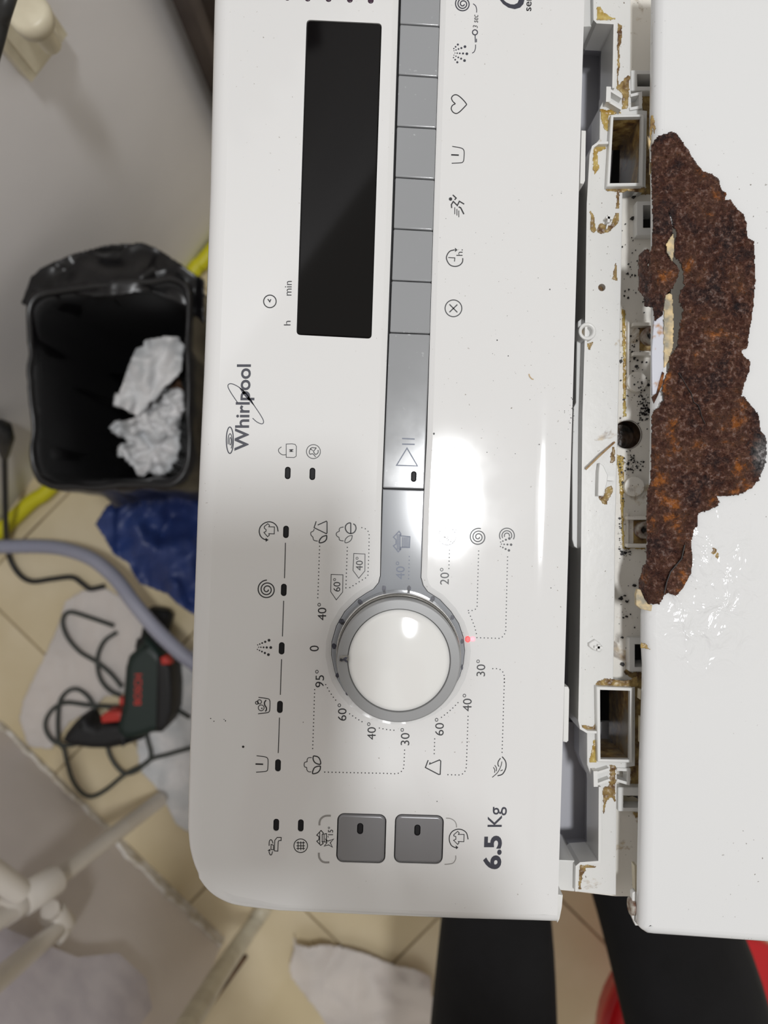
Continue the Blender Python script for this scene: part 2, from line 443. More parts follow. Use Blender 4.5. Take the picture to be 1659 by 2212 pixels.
# ------------------------------------------------------------------ washing machine
ZP = .900; ZL = .905; ZF = .884; ZCH = .875
wm = empty('washing_machine', (.18, .03, 0), 'white top-loading washing machine with opened control panel and rusted lid', 'washing machine')
mb = MB()
c0, c1, c2, c3 = (470, -88), (3000, -10), (2940, 1990), (412, 1905)
o = ccw(W([(478, -80), (2900, -8), (2840, 1900), (432, 1895)], .865))
mb.loft([atz(o, .02), atz(o, .862)], smooth=False); inn = offs(o, .004)
mb.loft([atz(inn, .862), atz(inn, .80)], smooth=False); mb.cap([atz(o, .862), atz(inn, .862)]); mb.cap([atz(o, .02)], flip=True)
for i in range(len(mb.f)):
    pass
cab = mb.build('cabinet', M['cabinet'], wm)
mb = MB(); mb.cap([atz(inn, .80)]); mb.build('inner_well', M['void'], wm)
for q in ((500, 0), (2800, 60), (2750, 1850), (480, 1850)):
    mb = MB(); p = P(*q, .865); lathe(mb, p, [(.0, .0), (.02, 0), (.022, .004), (.018, .021)], 20); mb.build('levelling_foot', M['toolblack'], wm)

# --- fascia
left = [(458, -98), (455, 0), (446, 400), (432, 800), (418, 1100), (408, 1400), (399, 1700), (397, 1780)]
corner = cr([(397, 1800, 0), (402, 1850, 0), (418, 1898, 0), (447, 1938, 0), (487, 1962, 0), (525, 1971, 0)], 5)
bot = [(600, 1975), (800, 1984), (1000, 1992), (1147, 1996), (1204, 1998)]
path = left + [(p.x, p.y) for p in corner] + bot
pw = W(path, ZP)
rad = []
for q in path:
    rad.append(.0085 if q[0] < 480 and q[1] < 1900 else (.0065 if q[0] < 530 else .0042))
def rings_open(pts, r, z, depth, n=7):
    out = []
    for k in range(n + 1):
        a = math.pi / 2 * k / n
        out.append([Vector((p[0], p[1], z - rr * (1 - math.cos(a)))) for p, rr in zip(offs(pts, [q * (1 - math.sin(a)) for q in r], False), r)])
    out.append([Vector((p[0], p[1], z - depth)) for p in pts]); return out
# path runs down the left side then right: interior is on the left hand (ccw)
rg = rings_open(pw, rad, ZP, .022)
fm = MB(); fm.loft(rg, closed=False, smooth=True)
inset = [Vector(p) for p in rg[0]]
def interp(a, b, y): t = (y - a[1]) / (b[1] - a[1]); return (a[0] + (b[0] - a[0]) * t, y)
fold_t, fold_b = (1203, -98), (1146, 1990)
edge_t, edge_b = (1265, -98), (1204, 1998)
# deck holes
def seg(yl, yr): # strip x limits at a y
    return
def sx_l(y):
    pts = [(-100, 864), (0, 861), (499, 845.5), (950, 829), (1080, 824), (1240, 821)]
    for (a, xa), (b, xb) in zip(pts, pts[1:]):
        if y <= b: return xa + (xb - xa) * (y - a) / (b - a)
    return pts[-1][1]
def sx_r(y):
    pts = [(-100, 955), (0, 951.7), (499, 936), (950, 922.4), (1080, 916), (1248, 910.6)]
    for (a, xa), (b, xb) in zip(pts, pts[1:]):
        if y <= b: return xa + (xb - xa) * (y - a) / (b - a)
    return pts[-1][1]
KL = [(820.8, 1244), (817, 1259), (806, 1272.5), (791, 1281), (770.4, 1295), (744, 1321), (725.5, 1353), (716, 1386.5), (715, 1416), (722, 1450)]
KR = [(993.8, 1463), (1002, 1435), (1005, 1407), (1002, 1377), (991.9, 1347), (975, 1321), (950.8, 1295), (924.6, 1278), (915.3, 1265), (910.6, 1248)]
KB = [(860 + 145 * math.cos(math.radians(a)), 1408 + 145 * math.sin(math.radians(a))) for a in range(156, 24, -12)]
key = KL + KB + KR
def keyhole(y0): return [(sx_l(y), y) for y in (y0, 0, 200, 499, 800, 950, 1080, 1180) if y >= y0] + key + [(sx_r(y), y) for y in (1180, 1080, 950, 800, 499, 200, 0, y0) if y >= y0]
kh = ccw(W(keyhole(-72), ZP)); OUTC = .0024
# the loop starts/ends at y0: keep ordering for lofts
kh_out = atz(offs(kh, -OUTC), ZP)
pill = lambda cx_, cy_, w_=6.2, h_=13.3: rrect(cx_ - w_, cy_ - h_, cx_ + w_, cy_ + h_, w_ - .4, 5, TILT)
pills = [(621.5, 1021.7), (674.8, 1023.7), (617.7, 1149), (613, 1274.3), (608.4, 1400.6), (604.6, 1527.2), (600.4, 1653.4), (596.6, 1782), (649.7, 1783.3)]
toppills = [(621, -12), (665, -10), (710, -9), (756, -7.5), (801, -5.5)]
lcdq = rquad([(662.3, 42.5), (824.8, 50.4), (802.6, 731.8), (640.4, 723.3)], 9)
btn1 = rrect(727.5, 1757.5, 833.5, 1864, 15, 6, TILT); btn2 = rrect(852, 1759.5, 957.5, 1865.5, 15, 6, TILT)
holes = [kh_out]
small = [pill(*p) for p in pills] + [pill(*p) for p in toppills] + [lcdq, btn1, btn2]
deck1 = [p for p in inset if p.x < P(1135, 0, ZP).x]
deck1 = deck1 + [P(fold_b[0] - 14, 1975, ZP), P(fold_t[0] - 14, -98, ZP)]
# keep the bottom boundary exactly on the inset path
deck1[-2] = Vector((P(fold_b[0] - 14, 0, ZP).x, inset[-2].y, ZP)); 
hs = [atz(ccw(W(h, ZP)), ZP) for h in small]
fm.cap([ccw(deck1)] + [kh_out] + hs)
for h in hs: fm.loft([atz(h, ZP - .0035), atz(h, ZP)], smooth=False)
# sloped lip round the strip and the dial
fm.loft([atz(kh, ZP - .005), atz(kh, ZP - .0010), atz(offs(kh, -OUTC * .35), ZP - .0006), kh_out], smooth=False)
# fold and rising right edge strip
cols = []
for dx, dz in ((-14, 0), (-7, .00003), (-2, .00008), (3, .00016), (8, .00020), (14, .00022), (30, .00026)):
    cols.append([Vector((P(fold_t[0] + dx, 0, ZP).x, P(0, -98, ZP).y, ZP + dz)), Vector((P(fold_b[0] + dx, 0, ZP).x, inset[-2].y, ZP + dz))])
et, eb = P(*edge_t, ZP), P(edge_b[0], 1994, ZP)
cols.append([Vector((et.x, et.y, ZP + .0003)), Vector((eb.x, inset[-1].y, ZP + .0003))])
fm.loft([list(reversed(c)) for c in cols][::1], closed=False, smooth=True)
fm.add([cols[-1][0], cols[-1][1], cols[-1][1] - Vector((0, 0, .006)), cols[-1][0] - Vector((0, 0, .006))], [(0, 3, 2, 1)], False)
tw = [pw[0], Vector((et.x, et.y, ZP))]
fm.add([Vector((rg[0][0].x, rg[0][0].y, ZP)), Vector((et.x, et.y, ZP)), Vector((et.x, et.y, ZP - .02)), Vector((pw[0].x, pw[0].y, ZP - .022)), Vector((pw[0].x, pw[0].y, ZP - .0085))], [(0, 1, 2, 3, 4)], False)
fascia = fm.build('fascia', M['fascia'], wm)
# under-fascia dark tray closes every hole from below
mb = MB(); prism(mb, [(470, -90), (1180, -80), (1120, 1950), (520, 1940), (440, 1880), (430, 1780)], ZP - .0045, .003); mb.build('fascia_tray', M['gap'], wm)
mb = MB()
for p in pills: prism(mb, rrect(p[0] - 5.9, p[1] - 13, p[0] + 5.9, p[1] + 13, 5.4, 5, TILT), ZP - .0003, .003, .0003)
def each_lens(pl_, mat, w_=5.7, h_=12.8, z=ZP - .00035, parent=fascia, lab=None):
    for p in pl_:
        m_ = MB(); prism(m_, rrect(p[0] - w_, p[1] - h_, p[0] + w_, p[1] + h_, w_ - .5, 5, TILT), z, .0030, .0004); m_.build('indicator_light', mat, parent)
each_lens(pills, M['lens']); each_lens(toppills, M['lens2'])
# display
mb = MB(); prism(mb, rquad([(663.6, 44.2), (823.4, 51.8), (801.4, 730.2), (641.8, 721.8)], 8), ZP + .0001, .0035, .0004); tag(mb.build('display_window', M['lcd'], wm), 'black glossy display window')
# strip of option buttons
joints = [(-70, -66), (-54, -49), (51.5, 57), (161, 167), (272.6, 277.6), (382.5, 388), (493.6, 498.5), (605.5, 609.6), (718.3, 721.6), (1054.8, 1057.5)]
for k in range(1, len(joints) - 1):
    (tl, tr), (bl, br) = joints[k], joints[k + 1]; gp = 1.1
    gl = 5.0 if bl < 900 else 3.6
    q = [(sx_l(tl) + gl, tl + gp), (sx_r(tr) - .9, tr + gp), (sx_r(br) - .9, br - gp), (sx_l(bl) + (gl if bl < 900 else 2.0), bl - gp)]
    last = k == len(joints) - 2
    mb = MB(); holes_ = [pill(893.8, 1029.5, 6, 11.5)] if last else []
    o = ccw(W(rquad(q, 3.2, 3), ZP - .0006)); zt = ZP - .0006; bv = .0005
    # gently crowned key top
    rings = []
    for i in range(5):
        a = math.pi / 2 * i / 4; rings.append(atz(offs(o, bv * (1 - math.sin(a))), zt - bv * (1 - math.cos(a))))
    rings.append(atz(o, zt - .004)); mb.loft(rings, smooth=True)
    mb.cap([rings[0]] + [atz(ccw(W(h, zt)), zt) for h in holes_])
    for h in holes_: mb.loft([atz(ccw(W(h, zt)), zt - .003), atz(ccw(W(h, zt)), zt)], smooth=False)
    b = mb.build('start_button' if last else 'option_button', M['button'], wm)
    if last: start = b
each_lens([(893.8, 1029.5)], M['lens'], 5.4, 10.9, ZP - .0009, start)
# grey surround of the dial
q = [(sx_l(1056) + 2.0, 1057), (sx_l(1180) + 1.6, 1180)] + [(a + (1.2 if a < 860 else -1.2), b) for a, b in key] + [(sx_r(1180) - .9, 1180), (sx_r(1058) - .9, 1059.5)]
mb = MB(); prism(mb, q, ZP - .0008, .004, .0004); surround = mb.build('dial_surround', M['surround'], wm)
# dial
kc = P(860, 1408, ZP); mb = MB()
lathe(mb, kc, [(.0211, ZP + .0199), (.0246, ZP + .0199)], 96, False); lathe(mb, kc, [(.0246, ZP + .0199), (.0249, ZP + .0198), (.0251, ZP + .0195), (.0252, ZP + .019), (.0252, ZP + .006), (.0253, ZP - .0006)], 96)
lathe(mb, kc, [(.0208, ZP + .0180), (.0211, ZP + .0199)], 96, False)
mb.f = [tuple(reversed(f)) for f in mb.f]
for i in range(0): pass
dial = mb.build('dial', M['ring'], wm)
mb = MB(); R_ = .155; prof = []
for i in range(14): r = .0206 * (1 - i / 13); prof.append((r, ZP + .0206 - r * r / (2 * R_) * 1.0 - (.0002 if i == 0 else 0)))
prof = [(.0207, ZP + .017), (.0207, prof[0][1] - .0002)] + prof
prof.reverse(); lathe(mb, kc, prof, 96); mb.f = [tuple(reversed(f)) for f in mb.f]; tag(mb.build('dial_cap', M['cap'], dial), 'glossy white domed cap')
mb = MB(); lathe(mb, kc, [(.0256, ZP + .013), (.0259, ZP + .0132), (.0268, ZP + .0), (.0262, ZP + .0), (.0255, ZP + .0128), (.0256, ZP + .013)], 96); mb.f = [tuple(reversed(f)) for f in mb.f]
tag(mb.build('dial_skirt', M['clear'], dial), 'clear plastic skirt')
mb = MB(); prism(mb, rrect(733, 1416, 753, 1430, 3), ZP + .0205, .0015, .0003); ptr = mb.build('dial_pointer', M['clear'], dial)
mb = MB()
for q_ in ([(1142, 1855), (1150, 1830), (1180, 1838), (1210, 1815), (1240, 1822), (1215, 1845), (1238, 1862), (1225, 1882), (1195, 1858), (1160, 1868)],): mb.cap([W(FD(q_), ZP + .02055)])
fixup(mb); mb.build('dial_mark', M['marker'], dial)
# ink dots on the surround
dots = [(777, 1299.6, 5, 5), (737.7, 1342.5, 6, 7), (721.8, 1395.8, 5, 7), (728.9, 1459, 4, 5.5), (829.3, 1271.5, 5, 7.5), (883.5, 1270.6, 4.5, 6), (935, 1293, 5, 6), (977, 1334, 4.5, 5.5), (998.0, 1385.5, 3.6, 6), (998.0, 1441.6, 2.6, 6.5), (749.8, 1497.8, 3, 5)]
for k, (x, y, rx, ry) in enumerate(dots):
    mb = MB(); z = ZP - .00074; rd = random.Random(k)
    mb.cap([W([(x + rx * math.cos(a * .5236) * rd.uniform(.8, 1.1), y + ry * math.sin(a * .5236) * rd.uniform(.8, 1.1)) for a in range(12)], z)])
    mb.build('ink_dot', M['marker'], surround)
# push buttons
for bt, cx_, cy_ in ((btn1, 778, 1790), (btn2, 901.6, 1793.3)):
    o = ccw(W(bt, ZP)); o = offs(o, .00035); mb = MB(); h = atz(ccw(W(pill(cx_, cy_, 6.6, 12), ZP + .0004)), ZP + .0004)
    rings = []
    for i in range(6):
        a = math.pi / 2 * i / 5; rings.append(atz(offs(o, .0011 * (1 - math.sin(a))), ZP + .0004 - .0011 * (1 - math.cos(a))))
    rings.append(atz(o, ZP - .003)); mb.cap([rings[0], h]); mb.loft(rings); mb.loft([atz(h, ZP - .002), h], smooth=False)
    b = mb.build('push_button', M['pushbtn'], wm); each_lens([(cx_, cy_)], M['lens'], 5.9, 11.2, ZP + .0001, b)
# red lamp beside the dial
mb = MB(); prism(mb, rrect(1005.5, 1374.5, 1016, 1388, 5.2, 5), ZP + .0002, .001, .0003); tag(mb.build('programme_light', M['red_led'], fascia), 'lit red indicator')
mb = MB(); prism(mb, rrect(1015, 1375, 1027, 1386, 4.5, 5), ZP + .0002, .001, .0003); tag(mb.build('programme_light', M['red_led2'], fascia), 'lit pink indicator')

# ------------------------------------------------------------------ lettering and symbols
ZK = ZP + .00006
def symbol(name, strokes, mat='print', z=ZK, parent=None, discs=(), fills=(), smooth=True):
    mb = MB()
    for s in strokes:
        f, pts, w_ = s[0], s[1], s[2]; cl = len(s) > 3 and 'c' in s[3]; sm = smooth and not (len(s) > 3 and 's' in s[3])
        q = f(pts) if f else pts
        if sm: q = [(p.x, p.y) for p in cr([(a, b, 0) for a, b in q], 5, cl)]
        ribbon(mb, q, w_ * 1.22, z, cl)
    for f, x, y, r in discs:
        (x, y), = f([(x, y)]) if f else [(x, y)]; mb.cap([W(circ(x, y, r, 10), z)])
    for f, pts in fills: mb.cap([W(f(pts), z)])
    fixup(mb)
    return mb.build(name, M[mat], parent or fascia)
def letters(name, s, box, mat='print', z=ZK, parent=None, bold=0.0, slant=0.0):
    mb = MB(); xt, xb, ys, ye = box; textmesh(mb, s, xb, xt, ys, ye, z, bold, slant); fixup(mb); return mb.build(name, M[mat], parent or fascia)
letters('brand_lettering', 'Whirlpool', (509, 549, 974, 787), 'print_blue', bold=.018)
symbol('brand_swirl', [(FB, [(375, 1060), (325, 985), (306, 940), (330, 925), (385, 950), (440, 1000), (490, 1075), (540, 1150), (562, 1195), (550, 1213), (515, 1200), (483, 1172)], 1.5)] +
       [(None, circ(496.5, 951, 7.6, 24, 28.5), 2.0, 'c'), (None, circ(497, 954, 4.4, 20, 17, -200, 60), 1.6), (None, circ(497.5, 953, 2, 12, 8), 1.4, 'c')], 'print_blue',
       fills=[(FB, [(385, 950), (420, 972), (480, 1050), (500, 1090), (470, 1060), (415, 1000)])])
letters('hour_lettering', 'h', (613.3, 627.6, 703, 693)); letters('minute_lettering', 'min', (615.5, 630, 638.5, 607))
symbol('clock_symbol', [(None, circ(583, 651, 13.5, 28), 1.9, 'c'), (FB, [(592, 318), (606, 338), (614, 320)][::1], 1.9, 's')])
tx = [('40°', (685.4, 705, 1340, 1302.4)), ('60°', (719.5, 735.3, 1278, 1249)), ('40°', (768, 783.8, 1232.3, 1203)), ('0', (669, 688.7, 1407, 1394.5)), ('95°', (680.5, 700, 1485, 1447)),
      ('60°', (729, 748.5, 1557, 1519.7)), ('40°', (792.6, 812, 1598, 1560.5)), ('30°', (864.8, 884.7, 1610, 1572.8)), ('60°', (939, 958.9, 1589, 1551)), ('40°', (999, 1019, 1536.6, 1498.8)),
      ('30°', (1028.7, 1048.3, 1461, 1424.8)), ('20°', (950, 970, 1263, 1226.7))]
for s, b in tx: letters('temperature_lettering', s, b)
letters('temperature_lettering', '40°', (854.6, 874.2, 1251.5, 1213), 'emboss', ZP - .0007, surround)
letters('capacity_lettering', '6.5', (1044, 1083.6, 1877.8, 1805.2), 'print_blue', bold=.035)
letters('capacity_lettering', 'Kg', (1053.8, 1094.6, 1786.3, 1743.1), 'print_blue', bold=.004)
letters('time_lettering', '3', (1021.6, 1031.9, 60.7, 54.5), slant=.2); letters('time_lettering', 'sec', (1024.5, 1033, 49, 31.6), slant=.2)
letters('sense_lettering', 'sense', (1137.5, 1148.7, 24, -32), bold=.01)
symbol('logo_arc', [], 'print_blue', fills=[(FA, [(1135, 0), (1165, 38), (1215, 72), (1275, 86), (1325, 72), (1356, 38), (1366, 0), (1365, -60), (1320, -110), (1310, -50), (1312, 0), (1300, 28), (1270, 42), (1235, 40), (1195, 22), (1170, 0), (1160, -40), (1135, -40)])])
for fr, q in ((FD, [(1045, 860), (1182, 865), (1178, 1065), (1105, 1155), (1040, 1060)]), (FD, [(1307, 618), (1437, 625), (1435, 820), (1365, 905), (1298, 815)])):
    symbol('temperature_flag', [(fr, q, 1.1, 'cs')])
# stage line between the indicator lights
symbol('stage_line', [(FD, [(517, 495), (506, 905)], 1.5, 's'), (FD, [(496, 1165), (482, 1578)], 1.5, 's'), (None, [(608.2, 1424), (605.5, 1501)], 1.5, 's'), (FF, [(421, 453), (407, 838)], 1.5, 's')])
# dotted guide lines
def dotted(pts, sp=7.95, r=1.35, mat='print', z=ZK, parent=None):
    mb = MB(); pts = [Vector(p) for p in pts]; acc = 0; nxt = 0
    for a, b in zip(pts, pts[1:]):
        L = (b - a).length
        while nxt <= acc + L + 1e-6:
            p = a.lerp(b, (nxt - acc) / L) if L else a; mb.cap([W(circ(p.x, p.y, r, 8), z)]); nxt += sp
        acc += L
    fixup(mb); mb.build('dotted_line', M[mat], parent or fascia)
for l in (FD([(912, 535), (890, 1160)]), FD([(1232, 548), (1215, 1045)]), FD([(1400, 320), (1440, 333), (1475, 365), (1485, 405), (1480, 650), (1470, 870), (1440, 905), (1395, 930), (1250, 1020)]),
          FF([(803, 150), (780, 820)]), FF([(923, 95), (960, 165), (1000, 225), (1040, 275)]), FF([(1182, 412), (1260, 465), (1335, 508)]), [(819.5, 1572.8), (838, 1576.5), (856, 1577.8)],
          FF([(912, 1045), (1558, 1058)]) + FG([(90, 1060), (175, 1063), (215, 1055), (245, 1030), (263, 995), (272, 790)]),
          FG([(598, 685), (592, 872)]), FG([(672, 450), (740, 398), (805, 340), (868, 272)]), FG([(960, 440), (942, 990), (930, 1032), (905, 1063), (868, 1076), (705, 1072)]),
          FG([(1330, 830), (1355, 30)]) + FE([(1443, 2110), (1440, 2030), (1425, 1990), (1393, 1960), (1355, 1950), (1268, 1950)]),
          FE([(808, 580), (800, 815)]), FE([(1145, 590), (1127, 1240), (1100, 1272), (1060, 1280), (1017, 1277), (1055, 1352), (1100, 1470), (1122, 1560)]),
          FE([(1125, 1592), (1380, 1600), (1417, 1585), (1443, 1553), (1458, 1515), (1480, 635)])):
    dotted(l)
dotted(FE([(343, 655), (335, 920)]), 7.95, 1.4, 'emboss', ZP - .0007, surround)
# spirals
def spiral(cx_, cy_, r0, r1, turns, a0=0, sgn=1, n=60):
    return [(cx_ + (r0 + (r1 - r0) * k / n) * math.cos(math.radians(a0) + sgn * 2 * math.pi * turns * k / n), cy_ + (r0 + (r1 - r0) * k / n) * math.sin(math.radians(a0) + sgn * 2 * math.pi * turns * k / n)) for k in range(n + 1)]
symbol('spin_symbol', [(None, spiral(576.5, 1273.5, 3.0, 20.5, 2.75, 0, 1, 70), 2.0, 's')])
symbol('spin_symbol', [(None, spiral(1000, 8.5, 3.0, 18, 2.85, 10, 1, 70), 2.0, 's')], 'print_blue')
symbol('spin_symbol', [(None, spiral(1033, 1160, 2.5, 19, 2.8, 0, 1, 70), 2.0, 's')])
symbol('drain_spin_symbol', [(None, circ(1095, 1157, r, 20, None, a, b), 1.8) for r, a, b in ((16, 150, 390), (10.5, 150, 390), (5.5, 150, 380))],
       discs=[(FE, x, y, r) for x, y, r in ((1500, 445, 3), (1460, 460, 2.3), (1425, 475, 1.8), (1400, 487, 1.4), (1520, 517, 2.8), (1478, 515, 2.2), (1440, 513, 1.8), (1408, 510, 1.3), (1495, 583, 2.8), (1457, 567, 2.2), (1425, 550, 1.8), (1398, 538, 1.4))])
symbol('rinse_symbol', [], discs=[(FD, x, y, r) for x, y, r in ((327, 1622, 3.1), (283, 1640, 2.5), (248, 1654, 2), (220, 1666, 1.6), (196, 1676, 1.3), (347, 1706, 3.1), (301, 1705, 2.5), (264, 1704, 2), (233, 1703, 1.6), (207, 1702, 1.2), (320, 1788, 3.1), (279, 1769, 2.5), (245, 1753, 2), (217, 1740, 1.6), (193, 1728, 1.3))])
symbol('rinse_symbol', [], 'print_blue', discs=[(FA, x, y, r) for x, y, r in ((738, 420, 2.3), (717, 441, 1.9), (700, 458, 1.5), (805, 440, 3), (771, 453, 2.3), (744, 462, 1.9), (721, 471, 1.5), (702, 478, 1.1), (823, 507, 3), (787, 504, 2.3), (756, 503, 1.9), (732, 501, 1.6), (711, 500, 1.1), (801, 571, 3), (769, 553, 2.3), (742, 541, 1.9), (720, 530, 1.5), (701, 520, 1.1), (733, 587, 2.4), (713, 563, 1.9), (697, 543, 1.5))])
symbol('key_lock_symbol', [(FA, [(882, 35), (905, 55), (915, 85), (915, 118)], 1.4), (FA, [(905, 420), (903, 460), (890, 490), (872, 500)], 1.4), (None, circ(1026, 69.8, 5.4, 18), 1.9, 'c'), (FA, [(901, 330), (903, 400)], 1.6, 's'), (FA, [(914, 365), (914, 398)], 1.6, 's')], 'print_blue')
symbol('heart_symbol', [(FA, [(715, 978), (690, 955), (678, 925), (695, 900), (725, 894), (760, 915), (800, 955), (822, 985)], 1.8), (FA, [(822, 985), (790, 1020), (750, 1058), (720, 1070), (690, 1055), (676, 1025), (686, 995), (715, 978)], 1.8)])
symbol('prewash_symbol', [(FA, [(685, 1380), (765, 1395), (790, 1410), (798, 1435), (795, 1500), (787, 1525), (765, 1535), (680, 1540)], 1.5), (FA, [(675, 1460), (747, 1463)], 2.6, 's')])
symbol('prewash_symbol', [(FF, [(172, 867), (265, 880), (290, 895), (297, 925), (293, 1010), (285, 1030), (262, 1038), (167, 1046)], 1.4), (FF, [(160, 957), (243, 960)], 2.6, 's')])
symbol('wash_symbol', [(FF, [(193, 234), (290, 247), (312, 262), (318, 290), (315, 365), (308, 388), (285, 400), (188, 412)], 1.5), (FF, [(275, 263), (258, 290), (262, 320), (278, 345), (278, 370), (266, 386)], 2.2)] +
       [(None, circ(*FF([(222, 347)])[0], 6.2, 20), 1.4, 'c'), (None, circ(*FF([(203, 282)])[0], 4.4, 16), 1.4, 'c'), (None, circ(*FF([(176, 292)])[0], 3.2, 14), 1.4, 'c')], discs=[(FF, 229, 352, 1.6)])
symbol('runner_symbol', [(FA, [(690, 1838), (722, 1868), (707, 1885)], 2.2, 's'), (FA, [(680, 1962), (677, 1930), (695, 1900), (733, 1938), (752, 1898), (798, 1925)], 2.2, 's'), (FA, [(745, 1950), (765, 1960), (795, 2020)], 2.4, 's'),
       (FA, [(709, 1955), (709, 2020)], 1.4, 's'), (FA, [(729, 1970), (729, 2032)], 1.4, 's'), (FA, [(747, 1985), (747, 2048)], 1.4, 's')], discs=[(FA, 669, 1877, 3.8)])
symbol('delay_symbol', [(FC, [(625, 346), (585, 358), (560, 395), (560, 430), (585, 470), (625, 484), (665, 475), (690, 448), (693, 415)], 1.9), (FC, [(572, 410), (627, 413), (624, 443)], 1.5, 's')], fills=[(FC, [(628, 328), (650, 347), (628, 364)])])
letters('delay_lettering', 'h.', (986, 999.5, 552.7, 538.5))
symbol('cancel_symbol', [(None, circ(979.5, 666, 18, 32), 1.8, 'c'), (FC, [(582, 800), (648, 867)], 2.0, 's'), (FC, [(648, 802), (582, 866)], 2.0, 's')])
def shirt(f, p, w_, name):
    return
symbol('easy_care_symbol', [(FD, [(432, 365), (420, 310), (385, 270), (330, 252), (270, 270), (228, 310), (214, 360), (225, 410), (255, 445), (295, 462)], 1.9),
       (FD, [(272, 307), (312, 275), (333, 292), (325, 310), (390, 312), (387, 393), (325, 390), (330, 408), (310, 425), (268, 375), (290, 365), (294, 345), (272, 325)], 1.4, 'cs')], fills=[(FD, [(287, 438), (323, 462), (288, 484)])])
symbol('easy_care_symbol', [(FG, [(960, 1775), (945, 1710), (905, 1675), (850, 1665), (795, 1685), (762, 1730), (757, 1785), (775, 1835), (805, 1858), (830, 1866)], 1.7),
       (FG, [(805, 1725), (848, 1688), (865, 1706), (855, 1722), (918, 1722), (915, 1800), (855, 1798), (862, 1812), (848, 1830), (803, 1785), (828, 1775), (828, 1745), (805, 1737)], 1.3, 'cs')], fills=[(FG, [(825, 1840), (855, 1862), (832, 1884)])])
symbol('lock_symbol', [(FB, [(724, 1358), (724, 1453), (780, 1455), (795, 1445), (797, 1375), (788, 1360), (765, 1356)], 1.2, 'cs'), (FB, [(724, 1434), (695, 1434), (672, 1415), (670, 1395), (690, 1378)], 1.3), (FB, [(745, 1400), (775, 1398)], 1.8, 's'), (FB, [(745, 1412), (775, 1412)], 1.0, 's')], discs=[(FB, 760, 1406, 2.6)])
symbol('service_symbol', [(None, circ(677, 975.5, 15, 28), 1.3, 'c'), (FB, [(940, 1385), (925, 1385), (905, 1385), (890, 1410), (895, 1430), (915, 1428), (935, 1450)], 1.5), (FB, [(952, 1400), (952, 1420), (935, 1432), (920, 1412), (928, 1400), (940, 1385)], 1.5), (FB, [(895, 1390), (915, 1405)], 1.4)])
symbol('cotton_symbol', [(FF, [(770, 887), (735, 890), (720, 912), (722, 932)], 1.3), (FF, [(722, 932), (695, 940), (688, 965), (695, 988), (718, 995)], 1.3), (FF, [(718, 995), (718, 1020), (735, 1040), (765, 1042)], 1.3),
       (FF, [(790, 868), (785, 900), (800, 935), (830, 955), (866, 957), (862, 915), (838, 880), (790, 868)], 2.0), (FF, [(866, 978), (825, 985), (795, 1005), (780, 1060), (830, 1052), (860, 1020), (866, 978)], 2.0)])
symbol('mixed_symbol', [(FD, [(872, 247), (848, 320), (990, 390), (998, 380), (998, 255), (990, 245), (890, 290)], 1.7, 's'), (FD, [(850, 335), (838, 360), (812, 375), (812, 405), (835, 430)], 1.3), (FD, [(835, 430), (845, 465), (890, 475)], 1.3),
       (FD, [(995, 410), (945, 425), (912, 465), (912, 495), (960, 485), (990, 455), (995, 410)], 2.0)])
symbol('eco_cotton_symbol', [(FD, [(1190, 312), (1150, 322), (1138, 345), (1142, 360)], 1.3), (FD, [(1142, 360), (1110, 378), (1105, 405), (1120, 425), (1135, 430)], 1.3), (FD, [(1135, 430), (1145, 465), (1188, 473)], 1.3),
       (FD, [(1290, 410), (1245, 420), (1210, 455), (1207, 493), (1250, 485), (1280, 455), (1290, 410)], 1.3), (FD, [(1272, 265), (1240, 270), (1212, 300), (1212, 340), (1235, 375), (1270, 388), (1310, 375), (1332, 335), (1325, 295), (1300, 275)], 2.0), (FD, [(1272, 265), (1272, 388)], 2.0, 's')])
symbol('synthetics_symbol', [(FG, [(527, 915), (497, 995), (640, 1070), (658, 1068), (664, 925), (650, 913), (543, 958), (548, 938)], 1.9, 's')])
symbol('delicates_symbol', [(FG, [(1330, 877), (1368, 930), (1370, 1000), (1335, 1065), (1280, 1085)], 1.9), (FG, [(1313, 893), (1288, 930), (1285, 965), (1297, 985)], 1.7), (FG, [(1328, 930), (1315, 985), (1280, 1050), (1223, 1102)], 1.3), (FG, [(1250, 970), (1268, 1000), (1267, 1035)], 1.4), (FG, [(1235, 992), (1250, 1020), (1248, 1052)], 1.4), (FG, [(1312, 1032), (1338, 1020)], 1.4)])
symbol('wool_symbol', [(None, circ(966, 1158.5, 19, 28), 1.1, 'c')] + [(FE, q, 1.0, 's') for q in ([(700, 365), (860, 480)], [(690, 385), (850, 500)], [(760, 322), (780, 355), (790, 400)], [(800, 320), (810, 375)], [(850, 340), (825, 410)], [(870, 370), (845, 430)], [(685, 430), (790, 430)], [(700, 480), (765, 420)], [(725, 505), (790, 435)], [(760, 520), (800, 450)], [(810, 515), (830, 460)])] + [(FE, [(845, 345), (870, 315), (885, 330), (880, 350), (912, 330)], 1.1)])
symbol('tap_symbol', [(FF, [(440, 1755), (395, 1755), (370, 1785), (365, 1900), (403, 1903), (407, 1800), (415, 1788), (438, 1788)], 1.4, 'cs'), (FF, [(308, 1845), (310, 1800), (325, 1778), (340, 1790), (350, 1820)], 1.5), (FF, [(345, 1905), (335, 1940), (318, 1940), (305, 1905)], 1.5), (FF, [(330, 1830), (355, 1838), (355, 1888), (328, 1885)], 1.4, 'cs')], fills=[(FF, [(290, 1898), (318, 1878), (322, 1905)])])
